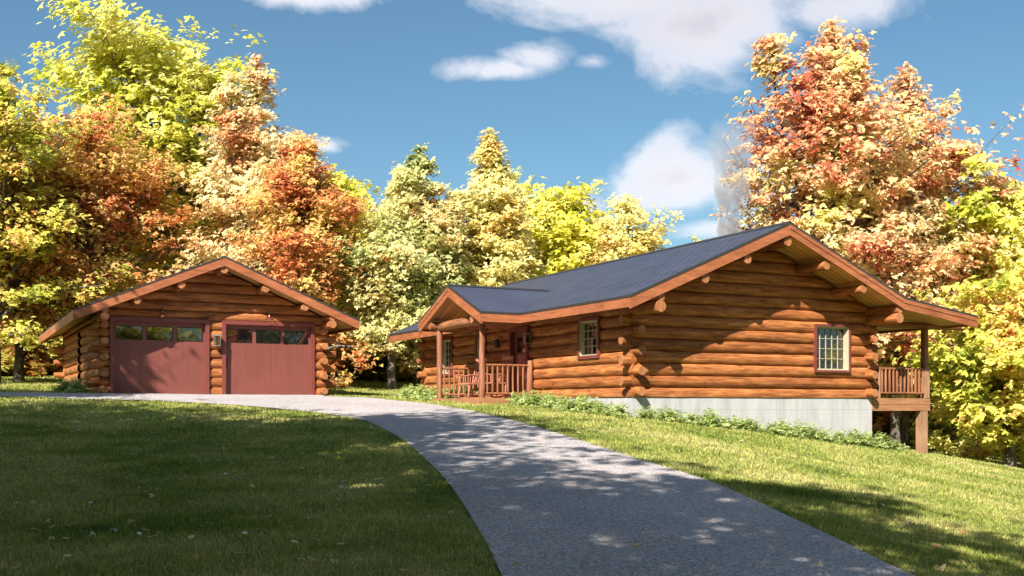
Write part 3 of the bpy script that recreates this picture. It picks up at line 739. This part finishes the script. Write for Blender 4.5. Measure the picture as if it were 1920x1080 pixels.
# =================================================================== TREES
def leaf_quads(P, Nrm, size, r_):
    """maple-like leaf: three pointed lobes from a common base"""
    n = len(P); rnd2 = r_.normal(size=(n, 3)); T = rnd2-(rnd2*Nrm).sum(1, keepdims=True)*Nrm; T /= np.linalg.norm(T, axis=1, keepdims=True)+1e-9
    B = np.cross(Nrm, T); out = np.empty((n, 3, 4, 3))
    for k, (ang, ln) in enumerate(((-1.05, .8), (0, 1.0), (1.05, .8))):
        c, s = math.cos(ang), math.sin(ang); D = T*c+B*s; E = B*c-T*s; L = (size*ln)[:, None]
        dr = -Nrm*L*.18
        base = P-T*size[:, None]*.35
        out[:, k, 0] = base; out[:, k, 1] = base+D*L*.55+E*L*.27; out[:, k, 2] = base+D*L+dr; out[:, k, 3] = base+D*L*.55-E*L*.27
    return out.reshape(-1, 3)
def tree_meshes(seed, H, R, base=.2, shape='ovate', nl=11000, leaf=.25, mat=None, nprim=46, r0=.2, lean=(0, 0), gap=.0, droop=.0, nlead=3, flat=.0):
    rr = np.random.default_rng(seed); tr = MB()
    if mat is not None and base < .35: nl = int(nl*1.28)
    K = 9
    prof = {'ovate': lambda s: (math.sin(PI*min(1, (s*.86+.14))**.8))**.6, 'cone': lambda s: (1-s**1.25)**.8*min(1, .62+s*2)+.05, 'round': lambda s: math.sqrt(max(0, 1-(2*s-1)**2))*.95+.05, 'broad': lambda s: min(1, .5+s*1.8)*max(0, 1-s**4)**.6, 'spire': lambda s: (1-s)**.9*min(1, .6+s*3)+.05}[shape]
    ax = [np.array([math.sin(i/K*5+seed)*.035*H*(i/K)*(1-i/K), math.cos(i/K*4+seed)*.035*H*(i/K)*(1-i/K), i/K*H*.95-(.35 if i == 0 else 0)]) for i in range(K+1)]
    leaders = [(ax, base, 1.0, r0)]
    tr.tube([tuple(a) for a in ax], [r0*(1.25 if i == 0 else 1)*(1-i/K*.93) for i in range(K+1)], 8)
    a0 = rr.random()*6.28
    for q in range(nlead):
        f = rr.uniform(.22, .5); i0 = f*K; p = ax[int(i0)]*(1-i0%1)+ax[int(i0)+1]*(i0%1)
        aa = a0+q*2.1+rr.normal(0, .3); out = R*rr.uniform(.38, .58); top = H*rr.uniform(.70, .9)*(1.0 if shape != 'spire' else .6)
        pl = []
        for k in range(K+1):
            t = k/K; o = out*(1-(1-t)**1.8); pl.append(p+np.array([math.cos(aa)*o, math.sin(aa)*o, (top-p[2])*t]))
        pl = [np.array(v) for v in pl]; rl = r0*(1-f)*.6
        tr.tube([tuple(v) for v in pl], [rl*(1-k/K*.9) for k in range(K+1)], 7); leaders.append((pl, .12, .62, rl))
    cl = []; cw = []; ga = seed*1.3
    share = [nprim]+[int(nprim*.42)]*nlead
    for (ax_, bs, Rs, rr0), npm in zip(leaders, share):
        def axp(t):
            q = min(t, .999)*K; i = min(int(q), K-1); return ax_[i]*(1-(q-i))+ax_[i+1]*(q-i)
        for k in range(npm):
            s = (k+.5)/npm; t = bs+(1-bs)*s*.98; ga += 2.4+rr.normal(0, .3)
            Ln = R*Rs*prof(s)*rr.uniform(.62, 1.22)*(1+.2*math.sin(ga*2+seed+s*3))
            if rr.random() < gap: continue
            el = .38+.75*s+rr.normal(0, .16)-droop
            p0 = axp(max(t-.04, .04)); d0 = np.array([math.cos(ga)*math.cos(el), math.sin(ga)*math.cos(el), math.sin(el)])
            n = 5; pts = [p0]; dcur = d0.copy()
            for j_ in range(n):
                dcur = dcur+np.array([rr.normal(0, .16), rr.normal(0, .16), rr.normal(-.05, .1)-droop*.2]); dcur /= np.linalg.norm(dcur); pts.append(pts[-1]+dcur*Ln/n)
            rb = rr0*(1-t)*.42+.022
            tr.tube([tuple(p) for p in pts], [rb*1.15*(1-j_/n*.8) for j_ in range(n+1)], 5)
            nt_ = max(3, int(Ln*2.8))
            for q in range(nt_):
                f = .25+.75*(q+.5)/nt_; i = min(int(f*n), n-1); b0 = pts[i]*(1-(f*n-i))+pts[i+1]*(f*n-i)
                sd = 1 if q % 2 else -1; tdir = pts[i+1]-pts[i]; tdir = tdir/np.linalg.norm(tdir)
                side = np.cross(tdir, (0, 0, 1)); side /= np.linalg.norm(side)+1e-9
                tl = Ln*.42*(1.1-f*.6)*rr.uniform(.5, 1.25)+.15
                e = b0+(side*sd*.8+tdir*.6+np.array([0, 0, rr.normal(.12, .4)]))*tl
                if q % 2 == 0: tr.tube([tuple(b0), tuple((b0+e)/2+np.array([0, 0, .04])), tuple(e)], [rb*.34, rb*.24, .008], 3)
                for g_ in (.5, .85, 1.05): cl.append(b0*(1-g_)+e*g_); cw.append(.24+.12*tl)
            cl.append(pts[-1]); cw.append(.3)
        for q in (.93, .98, 1.0): cl += [axp(q)]*4; cw += [.25+.4*(1-q)]*4
    cl = np.array(cl); cw = np.array(cw); pr_ = rr.gamma(1.6, 1, len(cl)); pr_ /= pr_.sum(); idx = rr.choice(len(cl), nl, p=pr_)
    P = cl[idx]+rr.normal(size=(nl, 3))*np.stack([cw[idx]*.7, cw[idx]*.7, cw[idx]*.42], -1)
    P[:, 2] = np.maximum(P[:, 2], .12)
    o = P.copy(); o[:, 2] = 0; o /= np.linalg.norm(o, axis=1, keepdims=True)+1e-6
    Nn = np.array([0, 0, 1.0])*.7+o*.45+np.array([-.62, -.53, .69])*.5+rr.normal(size=(nl, 3))*.42; Nn /= np.linalg.norm(Nn, axis=1, keepdims=True)
    V = leaf_quads(P, Nn, leaf*.92*rr.uniform(.6, 1.25, nl), rr)
    crown = npmesh('crown', V, 4, mat)
    return tr, crown
def join_leaves(me):
    return me
def place_tree(name, px, d, H, R, label, seed, col, group=None, loc=None, shared=None, scale=1, rz=0, **kw):
    if loc is None: r = (px-CXP)/f_*d; X, Y = wd(r, d)
    else: X, Y = loc
    z = float(hgt(X, Y)); t = thing(name, (X, Y, z), label, 'tree', group)
    if shared:
        tm, cm = shared
        a = bpy.data.objects.new('trunk', tm); b_ = bpy.data.objects.new('crown', cm)
        for o in (a, b_): C.objects.link(o); o.parent = t
        if col:
            b_.material_slots[0].link = 'OBJECT'; b_.material_slots[0].material = LEAF[col]
        t.scale = (scale,)*3; t.rotation_euler = (0, 0, rz); return t, tm, cm
    tr, cm = tree_meshes(seed, H, R, mat=LEAF[col], **kw)
    a = tr.build('trunk', M['bark']); a.parent = t
    b_ = bpy.data.objects.new('crown', cm); C.objects.link(b_); b_.parent = t
    return t, a.data, cm

T = {}
def vis(key, *a, **k): T[key] = place_tree(*a, **k)
vis('yl', 'maple_tree', 290, 52, 16.9, 6.0, 'tallest tree on the left, bright yellow green maple rising behind the garage', 11, 'lime', shape='broad', nl=14000, leaf=.34, base=.22, nprim=46)
vis('oc', 'maple_tree', 480, 49, 15.2, 3.4, 'tall peach and orange maple above the right half of the garage roof', 12, 'creamorange', shape='cone', nl=15000, leaf=.23, base=.12, nprim=60)
vis('rl', 'maple_tree', 170, 47, 11.3, 4.5, 'red orange maple with a dark trunk behind the left garage eave', 13, 'orange', shape='ovate', nl=17000, leaf=.2, base=.08, nprim=54)
vis('fl', 'maple_tree', -10, 43, 13.2, 3.6, 'green and gold maple with orange patches cut by the left picture edge', 14, 'gold', shape='ovate', nl=11000, leaf=.23, base=.1)
vis('or', 'maple_tree', 570, 43.5, 10.2, 2.7, 'orange maple with branches down to the ground just right of the garage', 15, 'orange', shape='ovate', nl=18000, leaf=.19, base=.05, nprim=60)
vis('cg', 'maple_tree', 785, 46, 10.5, 2.7, 'pale cream maple with green lower boughs left of the porch gable', 16, 'creamgreen', shape='cone', nl=15000, leaf=.21, base=.1, nprim=54)
vis('co', 'maple_tree', 918, 48, 11.6, 2.9, 'cream and orange maple standing directly above the porch roof', 17, 'cream', shape='cone', nl=17000, leaf=.22, base=.14, nprim=56)
vis('ym', 'maple_tree', 1045, 56, 9.3, 4.2, 'rounded lemon yellow tree behind the middle of the house roof', 18, 'yellow', shape='round', nl=11000, leaf=.3, base=.1)
vis('cs', 'maple_tree', 1178, 50, 9.4, 2.0, 'small cream maple with a round top over the house ridge', 19, 'cream', shape='ovate', nl=7000, leaf=.2, base=.42, nprim=26)
vis('ts', 'maple_tree', 1305, 58, 9.2, 1.1, 'tiny pale treetop peeking over the ridge left of the smoke', 20, 'creamgreen', shape='spire', nl=1600, leaf=.2, base=.4, nprim=16)
vis('rb', 'maple_tree', 1555, 43, 17.0, 5.0, 'tallest tree on the right, red and gold maple behind the gable', 21, 'redgold', shape='cone', nl=16500, leaf=.25, base=.2, nprim=62, r0=.24, gap=.06)
vis('rs', 'maple_tree', 1700, 45.5, 16.4, 5.4, 'second red and gold maple, slightly lower, right of the tallest one', 22, 'redgold', shape='cone', nl=15500, leaf=.25, base=.12, nprim=56, r0=.2)
vis('yb', 'maple_tree', 1440, 52, 8.9, 3.2, 'yellow tree behind the red maple, low above the ridge end', 23, 'cream', shape='round', nl=8000, leaf=.24, base=.1)
vis('yr', 'maple_tree', 1895, 44, 11.8, 4.3, 'yellow green maple cut by the right picture edge', 24, 'lime', shape='ovate', nl=15000, leaf=.34, base=.1)
vis('dr', 'maple_tree', 1895, 37, 6.2, 2.9, 'low yellow and green maple with drooping boughs right of the deck', 25, 'gold', shape='round', nl=10000, leaf=.25, base=.22, droop=.25)
vis('db', 'maple_tree', 1678, 43.5, 8.8, 4.2, 'peach coloured maple filling the view behind the side deck', 26, 'creamorange', shape='round', nl=15000, leaf=.24, base=.27)
vis('lf', 'maple_tree', 35, 45, 7.4, 3.0, 'low red and green maple left of the garage, near the driveway', 27, 'mixred', shape='round', nl=9000, leaf=.2, base=.28)
vis('bg', 'maple_tree', 345, 56, 12.8, 4.6, 'golden maple directly behind the garage ridge', 28, 'cream', shape='ovate', nl=12000, leaf=.26, base=.1)
vis('yg', 'maple_tree', 630, 51, 10.0, 3.6, 'bright yellow maple between the orange and the cream trees', 29, 'yellow', shape='ovate', nl=11000, leaf=.28, base=.1)
vis('gg', 'maple_tree', 735, 44, 5.6, 2.6, 'low pale green and cream maple in the gap between garage and house', 30, 'creamgreen', shape='round', nl=9000, leaf=.19, base=.3)
vis('ub', 'maple_tree', 1790, 50, 8.5, 4.0, 'rust and green maple in the shade beyond the right deck post', 32, 'mixred', shape='round', nl=10000, leaf=.25, base=.3)
# the woods behind, copies of the same kinds with their own place and turn
far = [(-60, 60, 'yl', 'lime', .72), (60, 66, 'rl', 'mixred', 1.0), (150, 58, 'cg', 'yellow', 1.0), (250, 64, 'or', 'mixgreen', 1.2), (400, 62, 'co', 'yellow', 1.0), (520, 60, 'ym', 'yellow', 1.0), (650, 64, 'or', 'creamorange', 1.1), (700, 58, 'gg', 'yellow', 1.3), (800, 62, 'ym', 'yellow', .95), (860, 56, 'gg', 'lime', 1.3), (960, 64, 'or', 'creamgreen', 1.0),
       (1120, 66, 'cg', 'yellow', .85), (1210, 70, 'ym', 'creamorange', .8), (1580, 60, 'ym', 'yellow', 1.0), (1660, 64, 'or', 'mixred', 1.2), (1760, 62, 'ym', 'mixgreen', 1.1), (1860, 58, 'or', 'lime', 1.1), (1960, 62, 'ym', 'mixgreen', 1.2), (2060, 56, 'db', 'lime', 1.1), (-150, 52, 'or', 'orange', 1.2)]
for i, (px, d, k, col, sc) in enumerate(far):
    place_tree('maple_tree', px, d, 0, 0, 'autumn maple standing far back among the woods behind the two buildings', 0, col, 'maples in the woods behind the buildings', shared=T[k][1:], scale=sc, rz=i*1.7)
# trees beside and behind the viewpoint; they shade the lawn and the drive
SH = tree_meshes(77, 13.5, 3.9, base=.42, shape='round', nl=6500, leaf=.27, mat=LEAF['mixgreen'], nprim=44)
SHT = (SH[0].build('trunk', M['bark']), SH[1]); _t = SHT[0].data; bpy.data.objects.remove(SHT[0]); SHT = (_t, SH[1])
SL = tree_meshes(78, 13.0, 2.4, base=.55, shape='round', nl=2000, leaf=.27, mat=LEAF['mixgreen'], nprim=22)
SLT = SL[0].build('trunk', M['bark']); _t = SLT.data; bpy.data.objects.remove(SLT); SLT = (_t, SL[1])
for (r, d, sc, rz) in ((-2.3, -.9, 1.15, 0), (-4.6, .4, 1, 2), (-.6, -5.0, 1.0, 3)):
    place_tree('maple_tree', 0, 0, 0, 0, 'slender high crowned maple close behind the viewpoint', 0, None, 'slender maples behind the viewpoint', loc=wd(r, d), shared=SLT, scale=sc, rz=rz)
shade = [(-7.6, 9.4, 1, .3), (-6.2, 3.0, .95, 1.4), (-5.0, -3.0, .8, 2.6), (-10.4, 7.6, 1, 3.4), (-12.6, 11.0, .95, .9), (-8.6, 2.0, 1, 4.4), (-12.5, 4.0, 1.05, 5.2), (-15.5, 12.5, 1.0, 2.0), (-6.4, -3.4, 1.05, 0), (-10.8, -4, 1.1, 1), (-17.5, 8, 1.1, 3), (-17.3, 22.5, 1.0, 2.2)]
for i, (r, d, sc, rz) in enumerate(shade):
    place_tree('maple_tree', 0, 0, 0, 0, 'tall high crowned maple beside the road, shading the lawn and driveway', 0, None, 'high crowned maples shading the lawn', loc=wd(r, d), shared=SHT, scale=sc, rz=rz)
right = [(16, -5, 'ym', 1, 0), (22, -2, 'or', 1.1, 1), (12, -10, 'rl', 1.2, 2), (27, -7, 'yl', .9, 3), (33, -3, 'or', 1.2, 4), (30, 16, 'ym', 1.0, 5), (37, 12, 'or', 1.1, .4), (43, 19, 'yl', .8, 1.4), (36, 24, 'rl', 1.1, 2.4), (48, 26, 'ym', 1.3, 3.4)]
for (r, d, k, sc, rz) in right:
    place_tree('maple_tree', 0, 0, 0, 0, 'maple down the slope to the right of the viewpoint, outside the picture', 0, None, 'maples down the slope to the right', loc=wd(r, d), shared=T[k][1:], scale=sc, rz=rz)
low = [(-11.5, 3.5, 'ym', 1.0, 0), (-16, 8.5, 'ym', 1.05, 2), (-9, -4, 'ym', 1.0, 4), (-14.5, -1, 'or', 1.0, 1)]  # added out of view; low crowns keep sky light off the left lawn
for (r, d, k, sc, rz) in low:
    place_tree('maple_tree', 0, 0, 0, 0, 'low bushy maple added unseen left of the viewpoint to block sky light', 0, None, 'low maples added to block sky light', loc=wd(r, d), shared=T[k][1:], scale=sc, rz=rz)
back = [(-34+i*6.2+rnd.uniform(-1.5, 1.5), -28-rnd.uniform(0, 7)-(4 if i % 2 else 0), ['yl', 'or', 'rl', 'ym', 'fl'][i % 5], 1.0+.25*rnd.random(), i) for i in range(15)]
for i, (r, d, k, sc, rz) in enumerate(back):
    place_tree('maple_tree', 0, 0, 0, 0, 'maple in the woods across the road behind the viewpoint', 0, None, 'maples across the road', loc=wd(r, d), shared=T[k][1:], scale=sc, rz=rz)

# =================================================================== SHRUBS
def shrub_mesh(seed, n=1500):
    r_ = np.random.default_rng(seed); P = []; N_ = []; sz = []
    for s in range(46):
        a = r_.random()*2*PI; el = r_.uniform(.35, 1.45); ln = r_.uniform(.3, .52); b0 = np.array([r_.normal(0, .09), r_.normal(0, .09), 0.02])
        dv = np.array([math.cos(a)*math.cos(el), math.sin(a)*math.cos(el), math.sin(el)])
        for q in range(n//46):
            t = (q+1)/(n//46); p = b0+dv*ln*t+np.array([0, 0, -.16*t*t*math.cos(el)]); P.append(p+r_.normal(0, .02+.02*t, 3)); N_.append(np.array([0, 0, 1])+r_.normal(0, .45, 3)+dv*.3); sz.append(.055+.02*r_.random())
    P = np.array(P); P[:, 2] = np.maximum(P[:, 2], .0); N_ = np.array(N_); N_ /= np.linalg.norm(N_, axis=1, keepdims=True)
    return npmesh('fern_shrub', leaf_quads(P, N_, np.array(sz), r_), 4, LEAF['shrub'])
SM = [shrub_mesh(i) for i in range(4)]
def shrub(x, y, s, label, group, i):
    o = bpy.data.objects.new('fern_shrub', SM[i % 4]); C.objects.link(o)
    o.location = (x, y, float(hgt(x, y))-.02); o.scale = (s*1.15, s*1.15, s); o.rotation_euler = (0, 0, i*1.9); tag(o, label, 'shrub', group)
i = 0
for k in range(14):
    x = .15+k*.56; shrub(x+rnd.uniform(-.08, .08), -.52+rnd.uniform(-.06, .06)-.0*k, rnd.uniform(.62, .88), 'pale green ferny shrub in the row along the gable foundation wall', 'ferny shrubs along the gable foundation', i); i += 1
for k in range(9):
    y = 4.35-k*.56; shrub(-.55+rnd.uniform(-.08, .08), y, rnd.uniform(.66, .88), 'pale green ferny shrub under the front window wall right of the porch', 'ferny shrubs under the front wall', i); i += 1
for k in range(8):
    y = 8.0+k*.6; shrub(-.6+rnd.uniform(-.1, .1), y, rnd.uniform(.9, 1.15), 'light green ferny shrub left of the porch against the front wall', 'ferny shrubs left of the porch', i); i += 1
for k in range(4):
    shrub(GX0-.55+rnd.uniform(-.1, .1), GY+.6+k*.8, rnd.uniform(.7, .95), 'dark shaded shrub beside the left garage wall', 'shrubs beside the garage wall', i); i += 1

def bush(px, d, s, col, label, i):
    X, Y = wd((px-CXP)/f_*d, d); o = bpy.data.objects.new('bush', SM[i % 4]); C.objects.link(o); o.location = (X, Y, float(hgt(X, Y))-.1)
    o.scale = (s*1.3, s*1.3, s); o.rotation_euler = (0, 0, i*2.1); o.material_slots[0].link = 'OBJECT'; o.material_slots[0].material = LEAF[col]; tag(o, label, 'bush', 'undergrowth bushes below the trees')
for i, (px, d, s_) in enumerate([(-40, 54, 6), (-5, 58, 6), (30, 56, 5.5), (70, 60, 6), (105, 58, 5), (625, 60, 5.5), (655, 62, 6), (690, 60, 5), (725, 64, 6), (760, 60, 5.5), (790, 58, 5), (1640, 58, 5.5), (1690, 60, 6), (1740, 56, 5), (1790, 58, 6), (1840, 54, 5.5), (1890, 56, 5.5), (1940, 54, 5.5)]):
    bush(px, d, s_, ['mixgreen', 'mixgreen', 'mixred'][i % 3], 'shaded green bush in the undergrowth beneath the far maples', i)

# fallen leaves and small white flowers on the shaded lawn
def flower_mesh():
    m = MB(); 
    for k in range(6):
        a = k*PI/3; c, s = math.cos(a), math.sin(a); m.add([(0, 0, .06), (c*.018-s*.009, s*.018+c*.009, .064), (c*.034, s*.034, .058), (c*.018+s*.009, s*.018-c*.009, .064)], [(0, 1, 2, 3)])
    m.tube([(0, 0, 0), (0, 0, .06)], .002, 4, 1); return m
fm = flower_mesh().build('white_flower', [simple('petal_white', (.85, .82, .78), .6), simple('stem_green', (.1, .18, .04), .6)]); fme = fm.data; bpy.data.objects.remove(fm)
ym = flower_mesh().build('yellow_flower', [simple('petal_yellow', (.80, .72, .30), .6), simple('stem_green2', (.1, .18, .04), .6)]); yme = ym.data; bpy.data.objects.remove(ym)
fpos = [(-3.1, 9.3), (-2.2, 10.1), (-2.6, 9.0), (-1.75, 8.8), (-1.6, 8.9), (-2.05, 8.3), (-1.45, 8.05), (-1.35, 8.7), (-3.6, 8.9), (-3.3, 8.2), (-2.9, 12.2), (-3.9, 9.6), (-1.9, 9.5), (-2.4, 8.1)]
for i, (r, d) in enumerate(fpos):
    X, Y = wd(r, d); o = bpy.data.objects.new('yellow_flower', yme); C.objects.link(o); o.location = (X, Y, float(hgt(X, Y))+.015); o.rotation_euler = (rnd.uniform(-.6, .1), rnd.uniform(-.3, .3), i); o.scale = (1.1,)*3
    tag(o, 'small pale yellow flower in the shaded lawn left of the driveway', 'flower', 'yellow flowers in the shaded lawn')
for i in range(34):
    d = rnd.uniform(9, 24); r = rnd.uniform(-.42, -.1)*d; X, Y = wd(r, d)
    if excluded(np.array([X]), np.array([Y]))[0]: continue
    o = bpy.data.objects.new('white_flower', fme); C.objects.link(o); o.location = (X, Y, float(hgt(X, Y))+.015); o.rotation_euler = (rnd.uniform(-.6, .1), rnd.uniform(-.3, .3), i); o.scale = (.8,)*3
    tag(o, 'tiny white daisy dotting the shaded lawn left of the driveway', 'flower', 'white daisies in the shaded lawn')

def litter():
    r_ = np.random.default_rng(44); n = 420; d = 7+24*r_.random(n)**1.3; r = (r_.random(n)*2-1)*.5*d; X, Y = CAM[0]+d*FX+r*RX, CAM[1]+d*FY+r*RY
    e = excluded(X, Y); k = ~e | (in_poly(X, Y) & (r_.random(n) < .12)); X, Y = X[k], Y[k]; n = len(X)
    P = np.stack([X, Y, hgt(X, Y)+.035], -1); N_ = np.array([0, 0, 1.0])+r_.normal(0, .3, (n, 3)); N_ /= np.linalg.norm(N_, axis=1, keepdims=True)
    me = npmesh('fallen_leaves', leaf_quads(P, N_, r_.uniform(.045, .085, n), r_), 4, LEAF['creamorange']); o = bpy.data.objects.new('fallen_leaves', me); C.objects.link(o)
    tag(o, 'scattered small yellow and peach fallen leaves on the lawn', 'leaves', kind='stuff')
litter()

# weeds: upright leafy tufts in the near lawn
def weed(r, d, s, label, i):
    r_ = np.random.default_rng(900+i); X, Y = wd(r, d); s *= .7; P = []; N_ = []; n = 40
    for q in range(n):
        t = r_.random(); a = r_.random()*2*PI; rad = .12*(1-t)+.03; P.append((math.cos(a)*rad, math.sin(a)*rad, .02+t*.22)); N_.append((math.cos(a)*.5, math.sin(a)*.5, .8))
    N_ = np.array(N_); N_ /= np.linalg.norm(N_, axis=1, keepdims=True)
    me = npmesh('weed', leaf_quads(np.array(P)*s, N_, np.full(n, .07*s), r_), 4, LEAF['shrub']); o = bpy.data.objects.new('weed', me); C.objects.link(o); o.location = (X, Y, float(hgt(X, Y)))
    tag(o, label, 'weed')
weed(-4.2, 14.6, 1.0, 'low yellow green weed alone in the shaded lawn, nearest of the weeds', 1)
weed(-6.2, 20.5, 1.1, 'upright weed in the middle of the far shaded lawn', 2)
weed(-6.9, 21.3, .9, 'smaller upright weed left of the middle one', 3)
weed(-2.9, 17.5, 1.0, 'leafy weed close to the left edge of the driveway', 4)

# far white shed seen past the deck, and a gravel lane behind the gap
sx_, sy_ = wd(.337*60, 60)
sz_ = float(hgt(sx_, sy_)); shed = thing('shed', (sx_, sy_, sz_), 'small white shed far behind the side deck railing', 'shed')
m = MB(); m.box((sx_-1.58, sy_-1.38, sz_-.5), (sx_+1.58, sy_+1.38, sz_+2.6)); m.build('stone_base', M['bark'], shed)
m = MB(); m.box((sx_-1.6, sy_-1.4, sz_+2.6), (sx_+1.6, sy_+1.4, sz_+4.2)); m.prism([(sx_-1.6, sy_-1.4, sz_+4.2), (sx_+1.6, sy_-1.4, sz_+4.2), (sx_, sy_-1.4, sz_+5.0)], (0, 2.8, 0)); m.build('wall', M['white'], shed)
m = MB(); m.prism([(sx_-1.8, sy_-1.6, sz_+4.16), (sx_, sy_-1.6, sz_+5.06), (sx_, sy_+1.6, sz_+5.06), (sx_-1.8, sy_+1.6, sz_+4.16)], (0, 0, .06)); m.prism([(sx_, sy_-1.6, sz_+5.06), (sx_+1.8, sy_-1.6, sz_+4.16), (sx_+1.8, sy_+1.6, sz_+4.16), (sx_, sy_+1.6, sz_+5.06)], (0, 0, .06)); m.build('roof', M['drip'], shed)
def lane():
    m = MB(); vs = []; n = 60
    for k in range(n+1):
        r = -30+k; 
        for d in (74+k*.03, 77.5+k*.03): X, Y = wd(r, d); vs.append((X, Y, float(hgt(X, Y))+.05))
    m.add(vs, [(2*k, 2*k+2, 2*k+3, 2*k+1) for k in range(n)], 0, True); o = m.build('lane', M['gravel']); tag(o, kind='structure')
lane()

# =================================================================== SMOKE
def smoke():
    m = MB(); x, y = 4.6, SMY; pts = []; rad = []
    for i in range(15):
        t = i/14; pts.append((x+.12*math.sin(t*5)+.35*t*t, y-.1*t, 3.95+t*3.4)); rad.append(.24+.42*t+.05*math.sin(t*17))
    m.tube(pts, rad, 16)
    ma, nt, out = newmat('chimney_smoke')
    n = noise(nt, mapping(nt, (1, 1, .55)), 3.2, 5, .65, .6)
    sp = nt.nodes.new('ShaderNodeSeparateXYZ'); tc = nt.nodes.new('ShaderNodeTexCoord'); nt.links.new(tc.outputs['Generated'], sp.inputs[0])
    fade = ramp(nt, sp.outputs['Z'], [(0, (1, 1, 1)), (.35, (.62, .62, .62)), (.75, (.22, .22, .22)), (1, (0, 0, 0))])
    dn = ramp(nt, n, [(.40, (0, 0, 0)), (.62, (1, 1, 1))])
    v = nt.nodes.new('ShaderNodeVolumePrincipled'); v.inputs['Color'].default_value = (.76, .75, .77, 1)
    mm = math_(nt, 'MULTIPLY', math_(nt, 'MULTIPLY', dn, fade), 6.5); nt.links.new(mm, v.inputs['Density']); nt.links.new(v.outputs[0], out.inputs['Volume'])
    o = m.build('smoke', ma); tag(o, 'thin grey chimney smoke rising behind the house ridge', 'smoke', kind='stuff')
smoke()

# =================================================================== SKY, SUN, CAMERA
sv = Vector((1.164, 1.0, -1.297)).normalized()
sun = bpy.data.lights.new('sun', 'SUN'); so = bpy.data.objects.new('sun', sun); C.objects.link(so)
sun.energy = 5.0; sun.angle = math.radians(.5); sun.color = (1, .93, .82)
so.rotation_euler = sv.to_track_quat('-Z', 'Y').to_euler()
w = bpy.data.worlds.new('World'); S.world = w; w.use_nodes = True; nt = w.node_tree; nt.nodes.clear()
wo = nt.nodes.new('ShaderNodeOutputWorld'); bg = nt.nodes.new('ShaderNodeBackground'); sky = nt.nodes.new('ShaderNodeTexSky')
sky.sky_type = 'NISHITA'; sky.sun_disc = False; sky.sun_elevation = math.asin(-sv.z); sky.sun_rotation = math.atan2(-sv.x, -sv.y)
sky.air_density = 1.0; sky.dust_density = 1.2; sky.ozone_density = 2.0
bg.inputs['Strength'].default_value = .056
g = nt.nodes.new('ShaderNodeTexCoord'); sp = nt.nodes.new('ShaderNodeSeparateXYZ'); nt.links.new(g.outputs['Generated'], sp.inputs[0])
az = math_(nt, 'ARCTAN2', sp.outputs['X'], sp.outputs['Y']); el = math_(nt, 'ARCSINE', sp.outputs['Z'])
mpn = nt.nodes.new('ShaderNodeMapping'); mpn.inputs['Scale'].default_value = (1, 1, 1.6); nt.links.new(g.outputs['Generated'], mpn.inputs['Vector'])
n1 = noise(nt, mpn.outputs[0], 9, 10, .62, .5); n2 = noise(nt, mpn.outputs[0], 3.2, 4, .5)
blobs = [(.640, .330, .095, .050, 1.1), (.60, .352, .17, .024, 1), (.470, .297, .055, .012, .85), (.500, .306, .040, .018, .95), (.545, .303, .03, .010, .7), (.301, .355, .075, .012, .7), (.625, .205, .072, .043, 1.1), (.685, .190, .062, .028, 1.0), (.301, .230, .023, .009, .75), (.540, .178, .020, .018, .7), (.655, .158, .07, .012, .7), (.76, .335, .075, .02, .55),
         (-.4, .4, .3, .08, 1), (1.7, .5, .4, .1, 1), (2.6, .35, .3, .1, 1), (-1.6, .5, .4, .12, 1), (-2.6, .3, .3, .06, 1)]
acc = None
for (a0, e0, sa, se, amp) in blobs:
    da = math_(nt, 'MULTIPLY', math_(nt, 'SUBTRACT', az, a0), 1/sa); de = math_(nt, 'MULTIPLY', math_(nt, 'SUBTRACT', el, e0), 1/se)
    q = math_(nt, 'SQRT', math_(nt, 'ADD', math_(nt, 'MULTIPLY', da, da), math_(nt, 'MULTIPLY', de, de)))
    q = math_(nt, 'MULTIPLY', math_(nt, 'SUBTRACT', 1.12, q), amp)
    acc = q if acc is None else math_(nt, 'MAXIMUM', acc, q)
cov = math_(nt, 'ADD', acc, math_(nt, 'MULTIPLY', math_(nt, 'SUBTRACT', n1, .5), 2.3))
mask = ramp(nt, cov, [(-.0, (0, 0, 0)), (.25, (.25, .25, .25)), (.55, (.72, .72, .72)), (1.0, (.97, .97, .97))])
shade_ = math_(nt, 'ADD', math_(nt, 'MULTIPLY', n2, .6), math_(nt, 'MULTIPLY', cov, .35))
ccol = ramp(nt, shade_, [(.35, (9.2, 9.1, 9.5)), (.85, (5.8, 5.7, 6.4))])
tint = mixc(nt, 1.0, sky.outputs[0], (.74, .98, .99), 'MULTIPLY')
fin = mixc(nt, mask, tint, ccol)
nt.links.new(fin, bg.inputs['Color']); nt.links.new(bg.outputs[0], wo.inputs['Surface'])
cam = bpy.data.cameras.new('camera'); co = bpy.data.objects.new('camera', cam); C.objects.link(co); S.camera = co
co.location = CAM; co.rotation_euler = (PI/2, 0, -math.atan2(FX, FY)); cam.sensor_width = 36; cam.lens = 36*f_/1920; cam.shift_y = (HZ-540)/1920; cam.clip_end = 5000; cam.clip_start = .1
S.view_settings.view_transform = 'Standard'; S.view_settings.look = 'None'; S.view_settings.exposure = 1.15; S.view_settings.gamma = 1
S.cycles.max_bounces = 8; S.cycles.volume_step_rate = 1; S.cycles.transparent_max_bounces = 8
